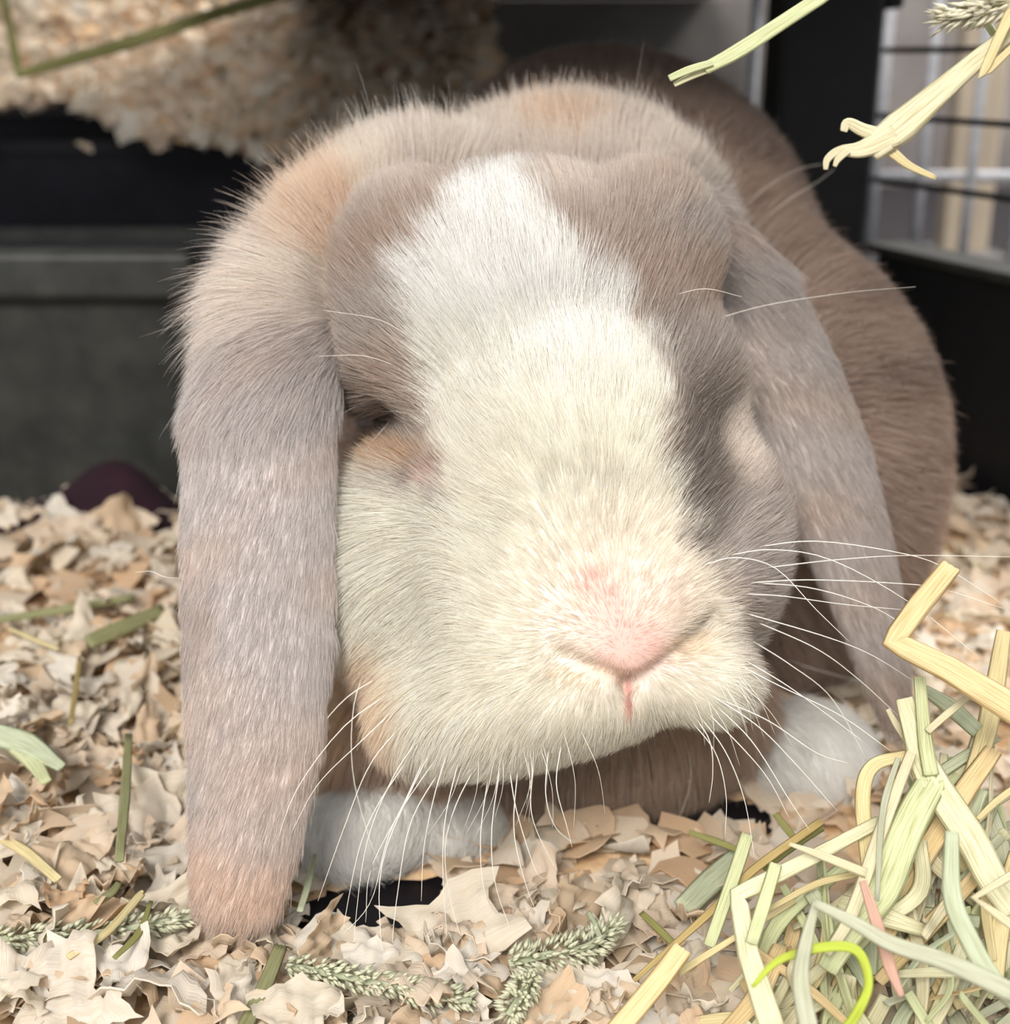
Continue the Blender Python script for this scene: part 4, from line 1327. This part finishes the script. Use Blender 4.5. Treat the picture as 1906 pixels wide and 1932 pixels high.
for k in range(26):
    p0 = (rk.uniform(0.205, 0.255), rk.uniform(0.208, 0.245), rk.uniform(0.180, 0.225))
    p1 = (rk.uniform(0.205, 0.255), rk.uniform(0.255, 0.292), rk.uniform(0.185, 0.245))
    mid = [(p0[i] + p1[i]) / 2 + rk.normal() * 0.004 for i in range(3)]
    strand('hay_stalk', [WP(*p0), WP(*mid), WP(*p1)], [18, 24, 18], ['straw', 'pale', 'green', 'cream'][k % 4], 'dried hay stalk lying inside the wire rack', group='hay in the wire rack')
st = empty('hay_straw', wpt(1400, 90, 0.225)); st.color = (1, 1, 1, 1)
tag(st, 'pale green hay stem with a split end hanging above the rabbit', 'hay stem', TG)
strand('stem', [WP(0.215, 0.245, 0.228), WP(0.14, 0.246, 0.213), (1700, -95, 0.226), (1545, -2, 0.225), (1400, 92, 0.225), (1330, 130, 0.225)], [24, 26, 28, 28, 30, 24], 'green', parent=st)
strand('split_end', [(1345, 118, 0.2245), (1300, 132, 0.2245), (1263, 148, 0.2245)], [14, 16, 14], 'green', parent=st)
strand('split_end', [(1345, 128, 0.2255), (1305, 144, 0.2255), (1272, 160, 0.2255)], [14, 13, 10], 'pale', parent=st)
tn = empty('torn_stalk', wpt(1700, 240, 0.220))
tag(tn, 'large cream stalk with a torn ragged end pointing at the rabbit', 'hay stalk', TG)
strand('stem', [WP(0.225, 0.238, 0.215), WP(0.16, 0.239, 0.200), (2080, -70, 0.222), (1915, 55, 0.222), (1800, 150, 0.221), (1700, 238, 0.220), (1640, 285, 0.220)], [26, 28, 30, 32, 44, 66, 52], 'cream', parent=tn)
strand('torn_strip', [(1690, 255, 0.2195), (1625, 282, 0.2195), (1585, 284, 0.2195), (1562, 300, 0.2195), (1558, 320, 0.2195)], [50, 34, 18, 15, 9], 'cream', parent=tn)
strand('torn_strip', [(1680, 262, 0.2205), (1630, 246, 0.2205), (1600, 232, 0.2205), (1592, 248, 0.2205)], [34, 26, 20, 14], 'cream', parent=tn)
strand('torn_strip', [(1650, 280, 0.2200), (1678, 284, 0.2200), (1715, 312, 0.2200), (1766, 336, 0.2200)], [30, 22, 15, 10], 'straw', parent=tn)
strand('torn_strip', [(1600, 284, 0.2190), (1582, 300, 0.2190), (1575, 314, 0.2190)], [16, 14, 8], 'cream', parent=tn)
strand('hay_stalk', [WP(0.220, 0.230, 0.236), (1990, -150, 0.219), (1895, 50, 0.218), (1852, 145, 0.218), (1915, 85, 0.218), (2040, -30, 0.219), WP(0.222, 0.228, 0.220)], [22, 24, 22, 18, 14, 16, 16], 'straw', 'thin yellow stalk folded upward in the top right corner', group=TG, sharp=True)
strand('hay_stalk', [(1800, -40, 0.226), (1850, 25, 0.226), (1920, 100, 0.226), (2150, 180, 0.230), WP(0.222, 0.25, 0.185)], [12, 14, 14, 14, 14], 'green', 'thin green stalk behind the cream seed head', group=TG)

# seed heads: stem plus a mass of spikelets
def seed_head(path_pts, width, colr, label, n=260, splay=0.5, spl=1.0, group='green seed heads lying on the shavings'):
    P = np.array([cpt(*p) for p in path_pts])
    path = smooth_path(P, 24)
    T = np.gradient(path, axis=0)
    wpath = c2w(path)
    root_ = empty('seed_head', wpath[np.argmin(wpath[:, 2])])
    tag(root_, label, 'seed head', group)
    strand('stem', path_pts, width * 0.22, colr, parent=root_)
    V = []; f = []; U = []
    r = np.random.default_rng(int(path_pts[0][0]) + 300)
    for k in range(n):
        i = r.integers(0, len(path) - 1); fr = r.random()
        c_ = path[i] * (1 - fr) + path[i + 1] * fr
        t = T[i] / np.linalg.norm(T[i])
        s = -c_[2] / FPX
        rd = r.normal(size=3); rd -= (rd @ t) * t; rd /= np.linalg.norm(rd)
        rw = width * 0.5 * s * (0.55 + 0.45 * math.sin(math.pi * min(1, 0.12 + 0.88 * (i + fr) / 24))) * r.uniform(0.35, 1.0)
        a0 = c_ + rd * rw * 0.55
        dr = t * (1 - splay * 0.6) + rd * splay + r.normal(size=3) * 0.1; dr /= np.linalg.norm(dr)
        ln = r.uniform(22, 34) * s * spl
        wd = r.uniform(3.4, 5.4) * s
        q1 = np.cross(dr, rd); q1 /= np.linalg.norm(q1); q2 = np.cross(dr, q1)
        b0 = len(V)
        mid = a0 + dr * ln * 0.45
        V += [a0, mid + q1 * wd, mid + q2 * wd, mid - q1 * wd, mid - q2 * wd, a0 + dr * ln]
        U += [(0, 0), (0.2, 0.4), (0.4, 0.4), (0.6, 0.4), (0.8, 0.4), (0.5, 1)]
        for e in range(4):
            f.append((b0, b0 + 1 + (e + 1) % 4, b0 + 1 + e)); f.append((b0 + 5, b0 + 1 + e, b0 + 1 + (e + 1) % 4))
    o = mesh_obj('spikelets', c2w(np.array(V)), f, M['seed'], origin=root_.location)
    uv_any(o, np.array(U)); o.color = (*lin((252, 246, 222) if colr == 'cream' else (240, 240, 212)), 1); o['kind'] = 'stuff'
    adopt(o, root_)
seed_head(G([(-20, 1772), (120, 1765), (240, 1752), (380, 1725)], 0.013), 58, 'sage', 'sage green seed head lying beside the hanging ear tip')
seed_head(G([(540, 1822), (650, 1842), (770, 1868), (890, 1888)], 0.012), 66, 'sage', 'sage green seed head lying in front of the black gap')
seed_head(G([(960, 1818), (1040, 1800), (1110, 1785), (1160, 1745)], 0.013), 70, 'sage', 'frayed pale green seed head below the chin whiskers', splay=0.8)
seed_head(G([(1000, 1840), (985, 1875), (960, 1915)], 0.013), 70, 'sage', 'short stubby seed head at the bottom edge of the picture', n=160, splay=0.7)
seed_head([(2010, -30, 0.2205), (1905, 8, 0.2205), (1845, 22, 0.2205), (1785, 34, 0.2205)], 62, 'cream', 'cream frayed seed head hanging in the top right corner', n=200, splay=0.35, spl=1.6, group=TG)
sh = [o for o in C.objects if o.name.startswith('seed_head')][-1]
strand('stem', [WP(0.225, 0.242, 0.212), WP(0.16, 0.240, 0.203), (2010, -30, 0.2205), (1905, 8, 0.2205)], [12, 13, 14, 12], 'cream', parent=sh)
# loose blades on the shavings
LB = [([(-20, 1382), (50, 1405), (117, 1448)], [44, 52, 20], 'sage', 0.024, 'broad sage green leaf at the left edge of the shavings'),
      ([(20, 1400), (60, 1435), (88, 1476)], [36, 34, 22], 'green', 0.023, 'second green leaf tip under the broad sage leaf'),
      ([(243, 1385), (236, 1500), (225, 1625)], [14, 20, 18], 'dkgreen', 0.022, 'dark green stem standing in the shavings beside the ear'),
      ([(-20, 1570), (45, 1605), (110, 1660)], [16, 22, 18], 'straw', 0.018, 'pale stem with a bright edge lying at the left'),
      ([(-20, 1172), (120, 1150), (255, 1126)], [14, 18, 14], 'dkgreen', 0.022, 'blurred dark green stalk lying far left behind the ear'),
      ([(165, 1212), (230, 1185), (310, 1150)], [30, 34, 26], 'dkgreen', 0.022, 'short wide green blade behind the hanging ear'),
      ([(15, 1185), (60, 1205), (110, 1225)], [8, 10, 8], 'straw', 0.022, 'thin yellow stem on the far left shavings'),
      ([(150, 1240), (143, 1300), (133, 1365)], [8, 11, 9], 'brown', 0.022, 'small brown stem standing in the left shavings'),
      ([(530, 1785), (500, 1860), (450, 1960)], [26, 30, 30], 'dkgreen', 0.012, 'flat green blade running out of the picture below the ear tip'),
      ([(593, 1612), (582, 1665), (566, 1720)], [9, 14, 13], 'sage', 0.014, 'small sage blade standing beside the left paw'),
      ([(128, 1806), (200, 1760), (262, 1692), (270, 1685)], [14, 16, 16, 10], 'straw', 0.016, 'curled yellow ribbon lying over the left seed head'),
      ([(215, 1808), (262, 1760), (285, 1700)], [10, 14, 8], 'olive', 0.016, 'olive curled blade beside the yellow ribbon'),
      ([(180, 1705), (210, 1685), (225, 1665)], [14, 16, 12], 'dkgreen', 0.016, 'short dark green piece half under the shavings'),
      ([(1210, 1722), (1245, 1755), (1275, 1785)], [12, 15, 12], 'olive', 0.012, 'short olive stem above the golden cut straw'),
      ([(1110, 1720), (1120, 1740), (1135, 1775)], [8, 12, 10], 'sage', 0.015, 'tiny sage blade over the frayed seed head'),
      ([(1290, 1715), (1345, 1660), (1400, 1610)], [46, 50, 40], 'sage', 0.010, 'wide dull sage blade lying left of the hay')]
for pix, w, c_, z, lab in LB:
    strand('hay_strip', G(pix, z), w, c_, lab, 'hay blade', 'loose hay on the shavings')
# bent stem over the heap, top left
strand('bent_stem', [(-5, -60, 0.60), (12, 20, 0.60), (36, 140, 0.60), (240, 82, 0.60), (400, 28, 0.60), (600, -30, 0.60)], [14, 14, 20, 26, 24, 22], 'olive',
       'blurred olive stem sharply bent in front of the heap', 'hay stem', sharp=True)
